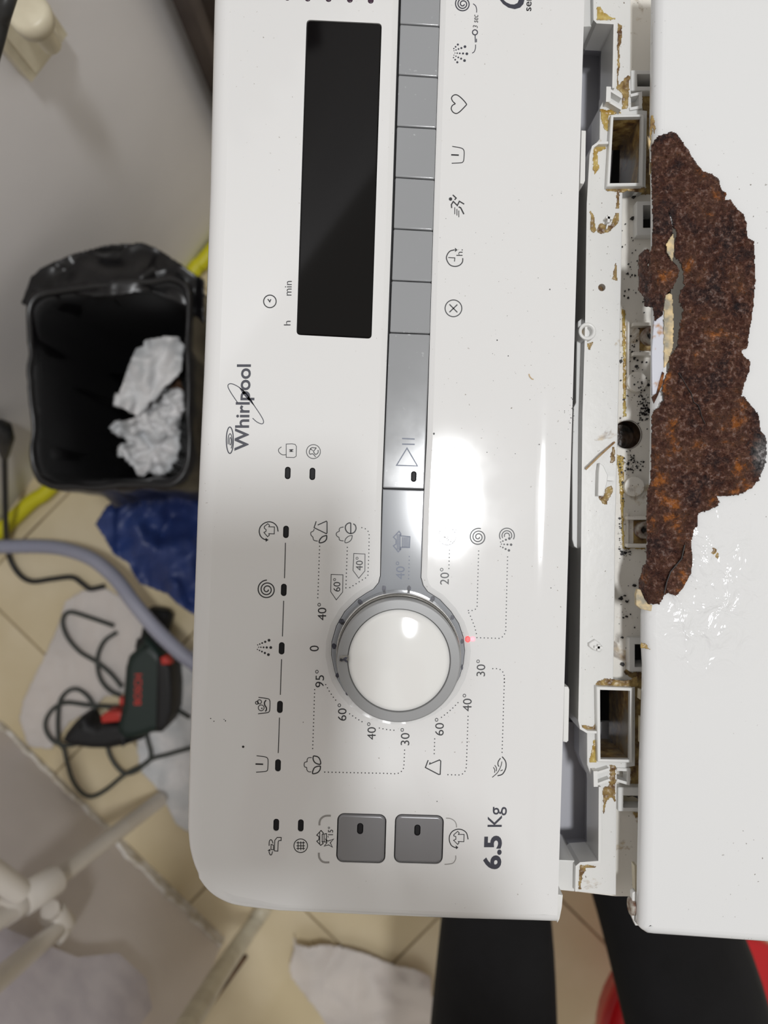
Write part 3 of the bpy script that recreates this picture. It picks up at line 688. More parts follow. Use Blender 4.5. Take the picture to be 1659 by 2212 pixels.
symbol('filter_symbol', [(None, circ(649.5, 1827, 14.6, 28), 1.5, 'c')] + [(FF, q, 1.4, 's') for q in ([(605, 1812), (697, 1812)], [(605, 1845), (697, 1845)], [(605, 1875), (697, 1875)], [(622, 1798), (622, 1890)], [(652, 1798), (652, 1892)], [(680, 1798), (680, 1890)])])
symbol('cold_wash_symbol', [(FF, [(825, 1730), (872, 1678), (898, 1708), (885, 1722), (930, 1712), (930, 1805), (885, 1800), (895, 1820), (868, 1840), (825, 1795), (848, 1780), (850, 1745)], 1.5, 'cs'), (FF, [(858, 1700), (858, 1825)], 1.3, 's'), (FF, [(885, 1722), (885, 1800)], 1.3, 's'), (FF, [(905, 1722), (905, 1800)], 1.3, 's'),
       (FF, [(920, 1770), (945, 1795), (1008, 1772), (972, 1812), (995, 1860), (955, 1835), (907, 1848), (935, 1812)], 1.5, 'cs'), (FF, [(950, 1755), (945, 1738)], 1.2, 's')])
letters('temperature_lettering', '15°', (708, 719.6, 1804, 1786), bold=.008)
symbol('bracket_line', [(FF, [(978, 1518), (915, 1522), (872, 1550), (855, 1590), (855, 1623)], 3.4), (FF, [(848, 1920), (852, 1970), (878, 2010), (915, 2025), (962, 2024)], 3.4)], 'print_grey')
symbol('worn_bracket_line', [(FG, [(720, 1545), (770, 1550), (812, 1575), (832, 1610), (835, 1645)], 1.6), (FG, [(826, 1950), (825, 1990), (800, 2030), (760, 2042), (705, 2047)], 1.6)], 'print_grey')
zs = ZP - .0005
symbol('play_symbol', [(FB, [(1515, 1510), (1590, 1387), (1665, 1515)], 2.0, 'cs'), (FB, [(1555, 1358), (1645, 1360)], 2.2, 's'), (FB, [(1555, 1318), (1645, 1322)], 2.2, 's')], 'emboss', zs, start)
symbol('shirt_symbol', [(FE, [(160, 430), (225, 362), (245, 390), (245, 415), (350, 425), (345, 550), (245, 548), (245, 570), (215, 600), (160, 530), (190, 510), (190, 460)], 2.0, 'cs')] + [(FE, [(x, 430), (x, 545)], 1.6, 's') for x in (265, 282, 298, 314, 330)] + [(FE, [(x, 395), (x, 575)], 1.6, 's') for x in (205, 222, 236)], 'emboss', ZP - .0007, surround)

# ------------------------------------------------------------------ plastic top frame in the gap
LB = [(1281, -90), (1282, 42), (1290, 48), (1328, 50), (1325, 190), (1306, 212), (1296, 232), (1295, 300), (1283, 315), (1274, 335), (1268, 440), (1264, 700), (1258, 900), (1255, 1200), (1252, 1400), (1249, 1558), (1253, 1576), (1268, 1584), (1268, 1652), (1281, 1688), (1295, 1702), (1293, 1860), (1252, 1862), (1243, 1870), (1242, 1926)]
RB = [(1331, 1934), (1332, 1750), (1333, 1662), (1372, 1655), (1372, 1479), (1325, 1470), (1328, 1300), (1329, 1150), (1333, 1000), (1338, 800), (1342, 600), (1345, 412), (1395, 406), (1398, 239), (1364, 234), (1362, 150), (1363, -90)]
pk1o = [(1319.5, 247.5), (1392, 246), (1389, 401), (1311, 402.5)]; pk1i = [(1325, 253), (1386, 252), (1383, 395), (1317, 396)]
pk2o = [(1288.5, 1483), (1367, 1486), (1366, 1648), (1291, 1646)]; pk2i = [(1296, 1490), (1361, 1492), (1360, 1641), (1297, 1640)]
shr = lambda q, d: [(a + (d if a < sum(x for x, _ in q) / 4 else -d), b + (d if b < sum(y for _, y in q) / 4 else -d)) for a, b in q]
mb = MB(); prism(mb, LB + RB, ZF, .014, .0004, holes=[shr(pk1o, 2), shr(pk2o, 2), circ(1300, 621, 8, 20)], bottom=False)
ledge = mb.build('top_frame', M['frame'], wm)
mb = MB(); prism(mb, [(a + 5, b) for a, b in LB] + [(1330, 1936), (1580, 1938), (1620, -80)], ZCH, .004, 0, holes=[circ(1354, 939, 30.5, 36), [(1377, 161), (1440, 161), (1440, 187), (1377, 187)], [(1389, 443), (1440, 443), (1440, 492), (1389, 492)], [(1371, 1392), (1420, 1392), (1420, 1440), (1371, 1440)], [(1347, 1719), (1400, 1719), (1400, 1744), (1347, 1744)], shr(pk1o, 3), shr(pk2o, 3)])
chan = tag(mb.build('frame_channel', M['channel'], wm), 'soiled recessed channel beside the lid')
mb = MB(); rib(mb, [(a + 2.5, b) if i < 2 or i > 4 else (a, b) for i, (a, b) in enumerate(LB[:5])], 5, ZF + .003, .02); mb.build('edge_rib', M['rib'], ledge)
mb = MB(); rib(mb, [(1314, 308), (1292, 309), (1281, 317), (1276, 336), (1270, 440), (1266.5, 700), (1260.5, 900), (1257.5, 1200), (1254.5, 1400), (1251.5, 1556), (1255, 1573), (1268, 1581), (1289, 1582)], 5, ZF + .003, .02); mb.build('edge_rib', M['rib'], ledge)
mb = MB(); rib(mb, [(1296, 1700), (1295, 1862), (1254, 1865), (1246, 1872), (1245, 1926)], 5, ZF + .003, .02); mb.build('edge_rib', M['rib'], ledge)
# grey inner walls below the edge
mb = MB(); p = W(LB, ZF - .012); a = offs(p, 0, False); mb.loft([atz(p, ZF - .013), atz(p, .812)], closed=False, smooth=False); mb.build('tub_wall', M['greytub'], wm); 
solidify(bpy.data.objects['tub_wall'], .0015)
mb = MB(); prism(mb, [(1150, 60), (1345, 60), (1318, 400), (1120, 400)], .846, .003); mb.build('tub_floor', M['greytub'], wm)
mb = MB(); prism(mb, [(1110, 1560), (1320, 1560), (1320, 1880), (1110, 1880)], .846, .003); mb.build('tub_floor', M['greytub'], wm)
# white end blocks beside the fascia
mb = MB(); prism(mb, [(1240, -90), (1279, -90), (1279, 42), (1288, 56), (1240, 58)], ZF - .001, .03, .0003); mb.build('end_block', M['rib'], wm)
mb = MB(); prism(mb, [(1200, 1857), (1240, 1859), (1250, 1864), (1242, 1875), (1241, 1926), (1200, 1922)], ZF - .001, .03, .0003); mb.build('end_block', M['rib'], wm)
# pockets
for o_, i_ in ((pk1o, pk1i), (pk2o, pk2i)):
    mb = MB(); tubebox(mb, o_, i_, ZF + .0035, ZF - .026); mb.build('hinge_pocket', M['rib'], ledge)
    ii = ccw(W(shr(i_, -.6), ZF + .0035)); mb = MB(); mb.loft([atz(offs(ii, .0002), ZF - .028), atz(offs(ii, .0002), ZF + .001)], smooth=False); tag(mb.build('pocket_lining', M['grime'], ledge), 'grime covered inner wall')
# sockets in the channel
for x0, y0, x1, y1, hx, h0, h1 in ((1363, 151, 1440, 196, 1376, 160, 187), (1375, 434, 1440, 508, 1389, 443, 493), (1359, 1378, 1420, 1451, 1371, 1391, 1441), (1335, 1701, 1400, 1753, 1346, 1718, 1745)):
    mb = MB(); tubebox(mb, rquad([(x0, y0), (x1, y0), (x1, y1), (x0, y1)], 3), rquad([(hx, h0), (x1 - 8, h0), (x1 - 8, h1), (hx, h1)], 1), ZCH + .005, ZCH - .012); mb.build('screw_socket', M['rib'], chan)
mb = MB(); prism(mb, R6([(528, 430), (545, 432), (570, 440), (600, 433), (640, 450), (655, 500), (530, 498)]), ZCH - .003, .0008); mb.build('torn_label', M['cream'], chan)
# clips
def clip(paths, w_=5, z=ZF + .004):
    mb = MB()
    for p in paths: rib(mb, p, w_, z, .006)
    mb.build('latch_clip', M['rib'], ledge)
clip([R1([(405, 690), (520, 760)]), R1([(415, 790), (515, 850)])], 5); 
mb = MB(); rib(mb, R1([(416, 676), (412, 795)]), 10, ZF + .0045, .012); mb.build('latch_clip', M['rib'], ledge)
clip([R1([(585, 745), (665, 727), (665, 835), (580, 850)])], 6, ZF + .001)
clip([R6([(420, 222), (325, 252)]), R6([(425, 305), (330, 340)])], 5)
mb = MB(); rib(mb, R6([(312, 238), (315, 360)]), 9, ZF + .0045, .012); mb.build('latch_clip', M['rib'], ledge)
clip([R6([(480, 225), (570, 228), (568, 335), (480, 310)])], 6, ZF + .001)
# round boss, discs, screws, brackets
mb = MB(); c = P(1264, 720, ZF); lathe(mb, c, [(.0022, ZF - .012), (.0022, ZF + .003), (.0026, ZF + .004), (.0038, ZF + .0042), (.0040, ZF + .0036), (.0040, ZF - .02)], 36); mb.f = [tuple(f) for f in mb.f]; mb.build('screw_boss', M['rib'], ledge)
mb = MB(); lathe(mb, c, [(.0001, ZF - .001), (.0022, ZF - .001)], 24, False); fixup(mb); mb.build('boss_core', M['straw'], ledge)
mb = MB(); c = P(1300, 621, ZF); lathe(mb, c, [(.0001, ZF - .004), (.0019, ZF - .004)], 24, False); fixup(mb); mb.build('screw_hole', M['stain'], ledge)
for y in (824, 1051):
    mb = MB(); x = 1377 if y < 1000 else 1371; prism(mb, circ(x, y, 21.5, 40), ZCH + .0035, .004, .0003); mb.build('round_pad', M['channel'], chan)
for x, y in ((1404, 726), (1391, 1145)):
    mb = MB(); c = P(x, y, ZCH + .003); lathe(mb, c, [(.0001, ZCH + .0042), (.0018, ZCH + .0042), (.0022, ZCH + .0058), (.0034, ZCH + .006), (.0040, ZCH + .0052), (.0040, ZCH)], 28); fixup(mb)
    s_ = mb.build('screw_head', M['screw'], chan)
    mb = MB(); prism(mb, [(x + (7 if k % 2 else 4) * math.cos(k * math.pi / 6), y + (7 if k % 2 else 4) * math.sin(k * math.pi / 6)) for k in range(12)], ZCH + .0048, .0008); mb.build('screw_recess', M['crumb'], chan)
    for dy in (-26, 38 if y < 1000 else 33):
        mb = MB(); rib(mb, [(x - 36, y + dy), (x + 30, y + dy)], 7, ZCH + .005, .006); mb.build('screw_bracket', M['channel'], chan)
    mb = MB(); prism(mb, [(x - 22, y - 21), (x + 26, y - 21), (x + 26, y + 33), (x - 22, y + 31)], ZCH + .0006, .001); mb.build('screw_pit', M['stain'], chan)
mb = MB(); rib(mb, [(1356, 1108), (1356, 1182), (1400, 1182)], 3, ZCH + .002, .003); rib(mb, [(1358, 695), (1357, 840)], 4, ZCH + .002, .003); mb.build('channel_rib', M['channel'], chan)
# drain opening
mb = MB(); o = ccw(W(circ(1354, 939, 30, 36), ZCH)); mb.loft([atz(offs(o, .001), ZCH - .008), atz(o, ZCH - .001), atz(offs(o, -.0004), ZCH + .0005)], smooth=True); mb.cap([atz(offs(o, .001), ZCH - .008)])
tag(mb.build('drain_hole', M['drain'], chan), 'round drain hole coated in black sludge')
# small broken clips
mb = MB(); prism(mb, R4([(345, 180), (375, 200), (410, 275), (405, 330), (375, 440), (330, 438), (335, 250)]), ZF + .004, .005, .0004); rib(mb, R4([(400, 300), (460, 305)]), 9, ZF + .003, .004); mb.build('arrow_clip', M['rib'], ledge)
mb = MB(); rib(mb, R2([(395, 430), (445, 440)]), 5, ZF + .004, .005); rib(mb, R2([(418, 410), (415, 470)]), 5, ZF + .004, .005); rib(mb, R2([(400, 520), (415, 450)]), 3, ZF + .002, .004); mb.build('cross_clip', M['rib'], ledge)
mb = MB(); prism(mb, R5([(260, 505), (310, 475), (345, 500), (375, 540), (350, 575), (300, 560), (262, 530)]), ZF + .002, .003, .0005); rib(mb, R5([(305, 535), (370, 540)]), 5, ZF + .0035, .003); rib(mb, R5([(340, 515), (335, 565)]), 5, ZF + .0035, .003); mb.build('cross_clip', M['rib'], ledge)
# outer flange between fascia and frame
mb = MB(); prism(mb, [(1249, 694), (1262, 684), (1262, 702), (1254, 905), (1251, 1140), (1249, 1186), (1240, 1180), (1236, 1165), (1236, 1000), (1239, 880), (1244, 870), (1246, 740)], ZF - .003, .01, .0003); mb.build('outer_flange', M['rib'], ledge)
for q in ([(1256, 281), (1266, 282), (1264, 390), (1261, 397), (1253, 396)], [(1219, 1483), (1228, 1484), (1230, 1490), (1228, 1600), (1224, 1604), (1216, 1602)]):
    mb = MB(); prism(mb, q, ZP - .004, .012, .0003); mb.build('fascia_tab', M['rib'], wm)
mb = MB(); prism(mb, [(1203, 1932), (1216, 1934), (1214, 1960), (1209, 1985), (1204, 1994)], ZP - .004, .012, .0003); mb.build('torn_tab', M['rib'], wm)
# scale deposits
def stain(polys, mat, z, parent, seed):
    mb = MB()
    for k, p in enumerate(polys):
        q = rough_poly(p, 1.3, 4, seed * 17 + k)
        q = [(a, b) for a, b in q]
        sheet(mb, q, 1.5, lambda x, y: z + .00025 + .00035 * noise.noise(Vector((x * .13, y * .13, seed))))
    o = solidify(mb.build('scale_deposit', M[mat], parent), .0004); o['kind'] = 'stuff'; return o
stain([R1([(325, 50), (345, 55), (380, 100), (420, 125), (465, 140), (465, 150), (325, 152)]), R1([(352, 850), (400, 862), (470, 855), (515, 880), (430, 895), (412, 900), (410, 1020), (385, 1010), (355, 920)]),
       R1([(300, 1140), (395, 1140), (395, 1160), (330, 1185), (325, 1250), (345, 1310), (300, 1370), (296, 1250)]), R6([(262, 165), (320, 170), (320, 0), (300, 0), (285, 80)])], 'stain2', ZF, ledge, 1)
stain([R1([(487, 180), (515, 200), (520, 300), (500, 360), (498, 520), (485, 690), (480, 690)]), R1([(480, 655), (500, 655), (560, 590), (580, 600), (575, 700), (560, 850), (520, 850), (525, 740), (480, 690)]),
       R2([(395, 195), (700, 195), (700, 240), (560, 225), (500, 240), (495, 360), (475, 360), (480, 230), (400, 222)]), R2([(270, 380), (300, 420), (310, 520), (350, 560), (420, 545), (490, 470), (500, 400), (470, 400), (430, 500), (350, 480), (300, 555), (278, 540)]),
       R2([(470, 790), (482, 860), (480, 925), (445, 915), (455, 850)]), R5([(312, 835), (330, 800), (400, 780), (560, 800), (640, 760), (650, 840), (600, 845), (540, 855), (400, 838)]),
       R6([(372, 370), (420, 350), (425, 190), (470, 200), (465, 480), (440, 440), (400, 470), (375, 575)]), R5([(200, 1140), (300, 1160), (315, 1110), (318, 1180), (230, 1185)]), R6([(188, 975), (235, 975), (320, 980), (310, 992), (240, 995), (205, 1060), (200, 1160), (182, 1165)])], 'stain', ZF, ledge, 2)
stain([R3([(445, 1140), (462, 1140), (460, 1260), (430, 1265), (432, 1200)]), R4([(335, 440), (375, 435), (395, 380), (440, 360), (445, 400), (400, 500), (370, 505)]), R3([(250, 330), (290, 320), (270, 380), (258, 380)])], 'stain', ZF, ledge, 3)
stain([R1([(590, 860), (740, 860), (735, 1440), (695, 1440), (690, 900)]), R1([(560, 600), (590, 560), (595, 700), (740, 710), (740, 870), (680, 880), (680, 720), (590, 715)]), R2([(690, 0), (750, 0), (750, 250), (560, 260), (540, 240), (690, 230)]), R5([(560, 560), (580, 730), (690, 735), (700, 1446), (612, 1446), (610, 850), (640, 800), (540, 740)]),
       R6([(610, 0), (690, 0), (660, 360), (590, 350), (590, 210), (480, 200), (475, 170), (610, 180)]), R2([(640, 520), (760, 530), (760, 580), (690, 590), (640, 575)]), R6([(600, 560), (670, 560), (660, 600), (630, 600)])], 'stain', ZCH, chan, 4)
stain([R3([(520, 60), (545, 70), (550, 900), (530, 900), (528, 400)]), R4([(475, 120), (535, 130), (530, 600), (540, 840), (700, 845), (700, 855), (525, 850), (515, 640), (500, 330)])], 'stain2', ZCH + .0001, chan, 5)
# lower torn bits on the bottom right
mb = MB(); rib(mb, R6([(625, 975), (632, 1180)]), 5, ZL - .012, .004); rib(mb, R5([(672, 870), (668, 945)]), 4, ZL - .012, .004); rib(mb, R5([(678, 1085), (675, 1290)]), 4, ZL - .012, .004); mb.build('hinge_strip', M['cream'], wm)

# ------------------------------------------------------------------ lid
LE = [(1409, -80), (1406, 150), (1404, 290), (1407, 400), (1408, 700), (1407, 800), (1405, 1000), (1400, 1150), (1397, 1250), (1389, 1300), (1385, 1330), (1385, 1390), (1388, 1440), (1387, 1500), (1381, 1650), (1379, 1800), (1377, 1900), (1376, 1985), (1379, 2008), (1386, 2022), (1398, 2030), (1412, 2032), (1659, 2049), (2800, 2120)]
LE = [(a + (9 if b < 2000 else 4), b - (0 if b < 2015 else 6)) for a, b in LE]
pl_ = W(LE, ZL); rl = [.0046] * len(LE)
rg = rings_open(pl_, rl, ZL, .0062, 6); lm = MB(); lm.loft(rg, closed=False, smooth=True)
inl = [Vector(p) for p in rg[0]]; far = [P(2850, 2120, ZL), P(2900, 20, ZL), P(1430, -80, ZL)]
tear = [(a, b) for a, b in R2([(862, 560), (905, 500), (960, 520), (1010, 640), (1020, 900), (1015, 1446)]) + R3([(1000, 400), (930, 470), (880, 560), (850, 540), (846, 300), (846, 0)]) + R2([(850, 1040), (905, 960), (900, 800), (870, 700)])]
inl2 = [p for p in inl if p.x < P(2700, 0, ZL).x]
lm.cap([ccw(inl2 + far), atz(ccw(W(tear, ZL)), ZL)]); tt = atz(ccw(W(tear, ZL)), ZL); lm.loft([atz(tt, ZL - .0015), tt], smooth=False)
lid = tag(lm.build('lid', M['lid'], wm), 'white enamelled lid with a torn rusted edge')
# rust
up = R1([(745, 1135), (800, 1067), (850, 1046), (905, 1030), (950, 1045), (975, 1080), (1010, 1140), (1040, 1170), (1060, 1220), (1110, 1285), (1150, 1335), (1220, 1360), (1275, 1400)])
up += R2([(1280, 140), (1295, 218), (1330, 235), (1323, 300), (1370, 295), (1410, 360), (1470, 410), (1490, 480), (1500, 590), (1550, 620), (1555, 750), (1560, 880), (1548, 1060), (1535, 1200), (1512, 1330)])
up += R3([(1495, 370), (1452, 378), (1450, 405), (1490, 450), (1522, 470), (1510, 560), (1470, 660), (1448, 745), (1482, 762), (1530, 820), (1585, 890), (1600, 1010), (1635, 1050), (1648, 1090), (1645, 1220)])
up += R4([(1630, 200), (1600, 280), (1540, 370), (1470, 410), (1400, 432), (1255, 440), (1278, 488), (1260, 518), (1200, 545), (1115, 570), (1105, 675), (1085, 690), (1057, 820), (1070, 930), (1058, 1040), (1000, 1150), (940, 1215), (880, 1193), (850, 1210), (810, 1282), (722, 1280), (700, 1250), (650, 1160), (645, 1100), (672, 1040), (680, 980), (702, 970), (715, 800), (708, 560), (716, 400), (742, 320), (748, 0)])
up += R3([(750, 900), (775, 850), (810, 830), (850, 775), (838, 700), (852, 620), (890, 520), (890, 440), (960, 350), (965, 240), (990, 100)])
up += R2([(1000, 1160), (960, 1060), (1012, 960), (1005, 890), (990, 790), (940, 740), (926, 640), (948, 560), (918, 470), (900, 400), (868, 352)])
up += R2([(893, 430), (910, 500), (918, 560), (872, 630), (868, 700), (912, 778), (948, 805), (968, 850), (930, 955), (912, 985), (858, 1040), (848, 1100), (838, 1190), (775, 1240), (757, 1130), (692, 1122), (690, 1050), (648, 1000), (645, 730), (690, 690), (722, 675), (738, 720), (715, 800), (718, 850), (742, 700), (752, 640), (760, 500), (757, 330), (750, 150)])
def zr(x, y):
    e = 0
    lx = 1406 if y < 1000 else 1400
    if x < lx + 16: e = -.0016 * ((lx + 16 - x) / 16.0) ** 1.6
    n = noise.noise(Vector((x * .02, y * .02, 1))) * .0005 + noise.noise(Vector((x * .08, y * .08, 5))) * .0007 + noise.noise(Vector((x * .3, y * .3, 9))) * .00045
    cr_ = 0
    return ZL + .0013 + e + n
mb = MB(); sheet(mb, rough_poly(up, .9, 5, 11), 1.7, zr)
# shallow crack and lapped fold in the rust
rp = mb.build('rust_patch', M['rust'], lid); tag(rp, 'brown flaking rust with a jagged edge'); solidify(rp, .0009)
mb = MB(); sheet(mb, rough_poly(R4([(1010, 800), (1055, 820), (1072, 930), (1056, 1040), (1000, 1150), (940, 1218), (880, 1193), (860, 1140), (890, 1040), (990, 930), (1010, 880)]), .8, 5, 12), 1.7, lambda x, y: ZL + .0023 + noise.noise(Vector((x * .1, y * .1, 3))) * .0005); solidify(mb.build('rust_flap', M['rust'], lid), .0008)
mb = MB(); rib(mb, [(a, b) for a, b in R3([(960, 560), (1000, 620), (1040, 690), (1062, 720), (1080, 790), (1115, 815), (1130, 850), (1142, 900), (1170, 960)])], .9, ZL + .0024, .0006); mb.build('rust_crack', M['crumb'], lid); mb = MB(); rib(mb, R4([(1010, 820), (985, 930), (900, 1030), (870, 1110), (850, 1200)]), 1.8, ZL + .0031, .0006); mb.build('rust_crack', M['crumb'], lid)
# exposed paint layers in the tear
mb = MB(); sheet(mb, rough_poly(R2([(892, 1022), (912, 1040), (922, 1250), (922, 1446)]) + R3([(920, 250), (915, 370), (885, 470), (850, 520), (846, 300), (846, 0)]) + R2([(850, 1090), (862, 1040)]), .8, 5, 21), 1.7, lambda x, y: ZL + .0006 + noise.noise(Vector((x * .1, y * .1, 3))) * .0004); solidify(mb.build('paint_flake', M['flake'], lid), .0006); bpy.data.objects['paint_flake']['label'] = 'cream underside of peeled paint'
mb = MB(); sheet(mb, rough_poly(R2([(920, 558), (928, 620), (922, 700), (912, 775), (872, 705), (866, 640)]), .6, 5, 22), 1.7, lambda x, y: ZL + .0028); solidify(mb.build('paint_flake', M['flake'], lid), .0006)
mb = MB(); prism(mb, R3([(770, 150), (838, 110), (843, 300), (843, 540), (800, 720), (757, 735), (752, 400)]), ZL + .0004, .0014, .0003); tag(mb.build('paint_strip', M['flakeb'], lid), 'bluish white paint strip with rust runs')
mb = MB(); prism(mb, R3([(835, 552), (850, 562), (838, 640), (800, 740), (770, 800), (752, 750), (790, 720)]), ZL + .0012, .0008, .0002); mb.build('rust_splinter', M['rust'], lid)
mb = MB(); prism(mb, R4([(640, 1165), (665, 1170), (700, 1250), (722, 1282), (760, 1290), (750, 1340), (665, 1320), (630, 1290), (628, 1210)]), ZL - .0005, .002, .0003); mb.build('paint_chip', M['flake'], lid); mb = MB(); prism(mb, R1([(722, 1060), (745, 1100), (735, 1160), (728, 1120)]), ZL - .003, .001); mb.build('paint_chip', M['flake'], lid); mb = MB(); prism(mb, R1([(736, 1270), (748, 1260), (748, 1350), (737, 1360)]), ZL - .003, .001); mb.build('paint_chip', M['flake'], lid)
stain([R1([(765, 900), (780, 1000), (775, 1040), (760, 990), (745, 1100), (735, 1040), (745, 900)]), R5([(665, 500), (705, 510), (735, 555), (700, 550), (670, 540)]), R4([(1210, 850), (1240, 842), (1275, 885), (1268, 930), (1240, 910), (1215, 880)])], 'stain', ZL - .0002, lid, 6)
bpy.data.objects['scale_deposit']['kind'] = 'stuff'
# hinge with screw at the lid corner
mb = MB(); prism(mb, R6([(600, 1190), (625, 1175), (650, 1240), (662, 1300), (662, 1446), (625, 1446), (598, 1380)]), ZL - .008, .003, .0004); hinge = mb.build('hinge_plate', M['rib'], wm)
mb = MB(); a = P(*R6([(572, 1290)])[0], ZL - .010); b = P(*R6([(612, 1290)])[0], ZL - .010); tube(mb, [a, a.lerp(b, .12), a.lerp(b, .5), b], [.0028, .0036, .0038, .0038], 20); mb.build('hinge_screw', M['screw'], hinge)

# crumbs in the channel
rd = random.Random(5); mb = MB()
cl = [(R3, 700, 800, 45, 120, 90), (R3, 700, 870, 50, 50, 40), (R4, 600, 180, 80, 90, 70), (R4, 510, 300, 30, 160, 30), (R4, 540, 880, 60, 50, 40), (R5, 560, 250, 70, 180, 14), (R2, 620, 800, 120, 350, 40), (R3, 600, 450, 120, 400, 70), (R4, 500, 700, 30, 200, 30)]
for fr, x, y, sx, sy, n in cl:
    for k in range(n):
        px_, py_ = fr([(rd.gauss(x, sx * .6), rd.gauss(y, sy * .6))])[0]
        if px_ < 1337 or px_ > 1403: continue
        r = abs(rd.gauss(0, 1.3)) + .5; r = min(r, 4.5); a0_ = rd.uniform(0, 6.3); m_ = rd.choice((3, 4, 5)); zc = ZCH + .0004 + (.0036 if (px_ - 1377) ** 2 + (py_ - 824) ** 2 < 500 else 0)
        prism(mb, [(px_ + r * rd.uniform(.6, 1.3) * math.cos(a0_ + 6.283 * i / m_), py_ + r * rd.uniform(.6, 1.3) * math.sin(a0_ + 6.283 * i / m_)) for i in range(m_)], zc + .0004, .0005)
tag(mb.build('rust_crumbs', M['crumb']), 'black rust crumbs scattered along the soiled channel beside the rusted lid', 'debris', kind='stuff')
mb = MB()
for fr, x, y, r in ((R5, 512, 158, 5), (R5, 560, 180, 3.4), (R5, 545, 135, 2.8), (R5, 620, 55, 4.5), (R5, 558, 298, 3), (R5, 525, 462, 3), (R5, 525, 672, 5), (R2, 605, 435, 5), (R2, 612, 268, 4.5), (R3, 635, 510, 4), (R2, 695, 572, 5)):
    px_, py_ = fr([(x, y)])[0]; prism(mb, [(px_ + r * math.cos(t) * rd.uniform(.8, 1.2), py_ + r * .8 * math.sin(t) * rd.uniform(.7, 1.2)) for t in (0, 1.4, 2.9, 4.2, 5.2)], ZCH + .0014, .0013)
tag(mb.build('rust_chips', M['crumb']), 'larger black rust chips lying below the drain hole in the channel', 'debris', kind='stuff')
# straw
mb = MB(); tube(mb, [P(1327.5, 955, ZF + .0012), P(1300, 980, ZF + .0038), P(1265, 1014, ZF + .0042)], .00042, 8); tag(mb.build('straw', M['straw']), 'thin tan straw lying from the drain hole to the frame edge', 'straw')
mb = MB(); rd = random.Random(9)
spk = [(937, 937, 2.4), (525, 1613, 3), (487, 1557, 1.6), (462, 1558, 1.3), (484, 1554, 1.2), (1098, 769, 1.3), (1074, 735, 1.5), (1188, 625, 1.4), (455, 1552, 1.2), (655, 1560, 1.2), (944, 1731, 1.2), (1165, 960, 1.2), (1113, 980, 1.1), (1052, 977, 1.1), (1190, 1270, 1.2)]
spk += [(1240 - abs(rd.gauss(0, 9)), rd.gauss(890, 26), rd.uniform(.5, 1.2)) for k in range(40)] + [(rd.uniform(930, 1230), rd.uniform(400, 1000), rd.uniform(.4, .8)) for k in range(60)]
for x, y, q in spk: mb.cap([W([(x + q * rd.uniform(.7, 1.3) * math.cos(t), y + q * rd.uniform(.7, 1.3) * math.sin(t)) for t in (0, 1.2, 2.4, 3.6, 5)], ZP + .00005 if x < 1140 else ZP + .0004)])
fixup(mb); o = mb.build('dirt_speck', M['crumb'], fascia); o['kind'] = 'stuff'
# fibre on the fascia
mb = MB(); ribbon(mb, [(p.x, p.y) for p in cr([(x, y, 0) for x, y in FC([(1245, 1380), (1252, 1402), (1268, 1420), (1283, 1425)])], 4)], 2.2, ZP + .0003); fixup(mb); solidify(mb.build('t', M['straw']), .0003)
o = bpy.data.objects['t']; o.name = 'dried_scrap'; tag(o, 'tiny curled tan scrap lying on the white fascia', 'scrap')

# ------------------------------------------------------------------ things on the floor to the left
def zn(base, amp, sc, seed):
    return lambda x, y: base + amp * (noise.noise(Vector((x * sc, y * sc, seed))) + .5 * noise.noise(Vector((x * sc * 2.3, y * sc * 2.3, seed + 7))) + abs(noise.noise(Vector((x * sc * 1.3, y * sc * .6, seed + 3)))))
# bin with liner
ZR = .42
bn = empty('waste_bin', P(235, 840, ZR) * 1.0, 'waste bin lined with a black plastic bag, beside the washing machine', 'bin'); bn.location.z = 0
rim = rquad([(52, 628), (412, 590), (414, 1052), (70, 1060)], 62, 10)
rc = ccw(W(rim, ZR)); cen = sum(rc, Vector()) / len(rc)
fine = []
for i in range(len(rc)):
    a, b = rc[i], rc[(i + 1) % len(rc)]; k = max(1, int((b - a).length / .006))
    for q in range(k): fine.append(a.lerp(b, q / k))
def ring(scale, z, wr, seed, push=0.0, topshift=0.0):
    out = []
    for p in fine:
        d = (p - cen); d.z = 0; L = d.length; a = math.atan2(d.y, d.x)
        w_ = wr * noise.noise(Vector((math.cos(a) * 4, math.sin(a) * 4, seed))) + wr * .3 * noise.noise(Vector((math.cos(a) * 12, math.sin(a) * 12, seed)))
        q = cen + d * scale + d.normalized() * (push + w_) ; q.z = z + w_ * .5
        out.append(q)
    return out
# rigid bin under the bag
mb = MB(); mb.loft([ring(.78, .004, 0, 1), ring(.93, ZR - .01, 0, 1), ring(.97, ZR - .004, 0, 1), ring(.93, ZR - .004, 0, 1), ring(.90, ZR - .02, 0, 1), ring(.76, .012, 0, 1)]); mb.f = [tuple(reversed(f)) for f in mb.f]
mb.cap([ring(.78, .004, 0, 1)], flip=True); mb.cap([ring(.76, .012, 0, 1)]); mb.build('bin_body', M['toolblack'], bn)
mb = MB(); mb.loft([ring(.70, .03, .008, 3), ring(.80, .15, .010, 3), ring(.87, .25, .009, 3), ring(.91, ZR - .03, .006, 4), ring(.935, ZR - .003, .0035, 5), ring(.965, ZR + .004, .003, 5), ring(1.0, ZR + .001, .003, 5), ring(1.015, ZR - .02, .006, 6), ring(1.02, ZR - .07, .010, 6), ring(1.05, ZR - .12, .016, 8), ring(1.07, ZR - .17, .018, 9)])
mb.f = [tuple(reversed(f)) for f in mb.f]; mb.cap([ring(.70, .03, .008, 3)]); tag(mb.build('bin_liner', M['bag'], bn), 'wrinkled glossy black liner folded over the rim')
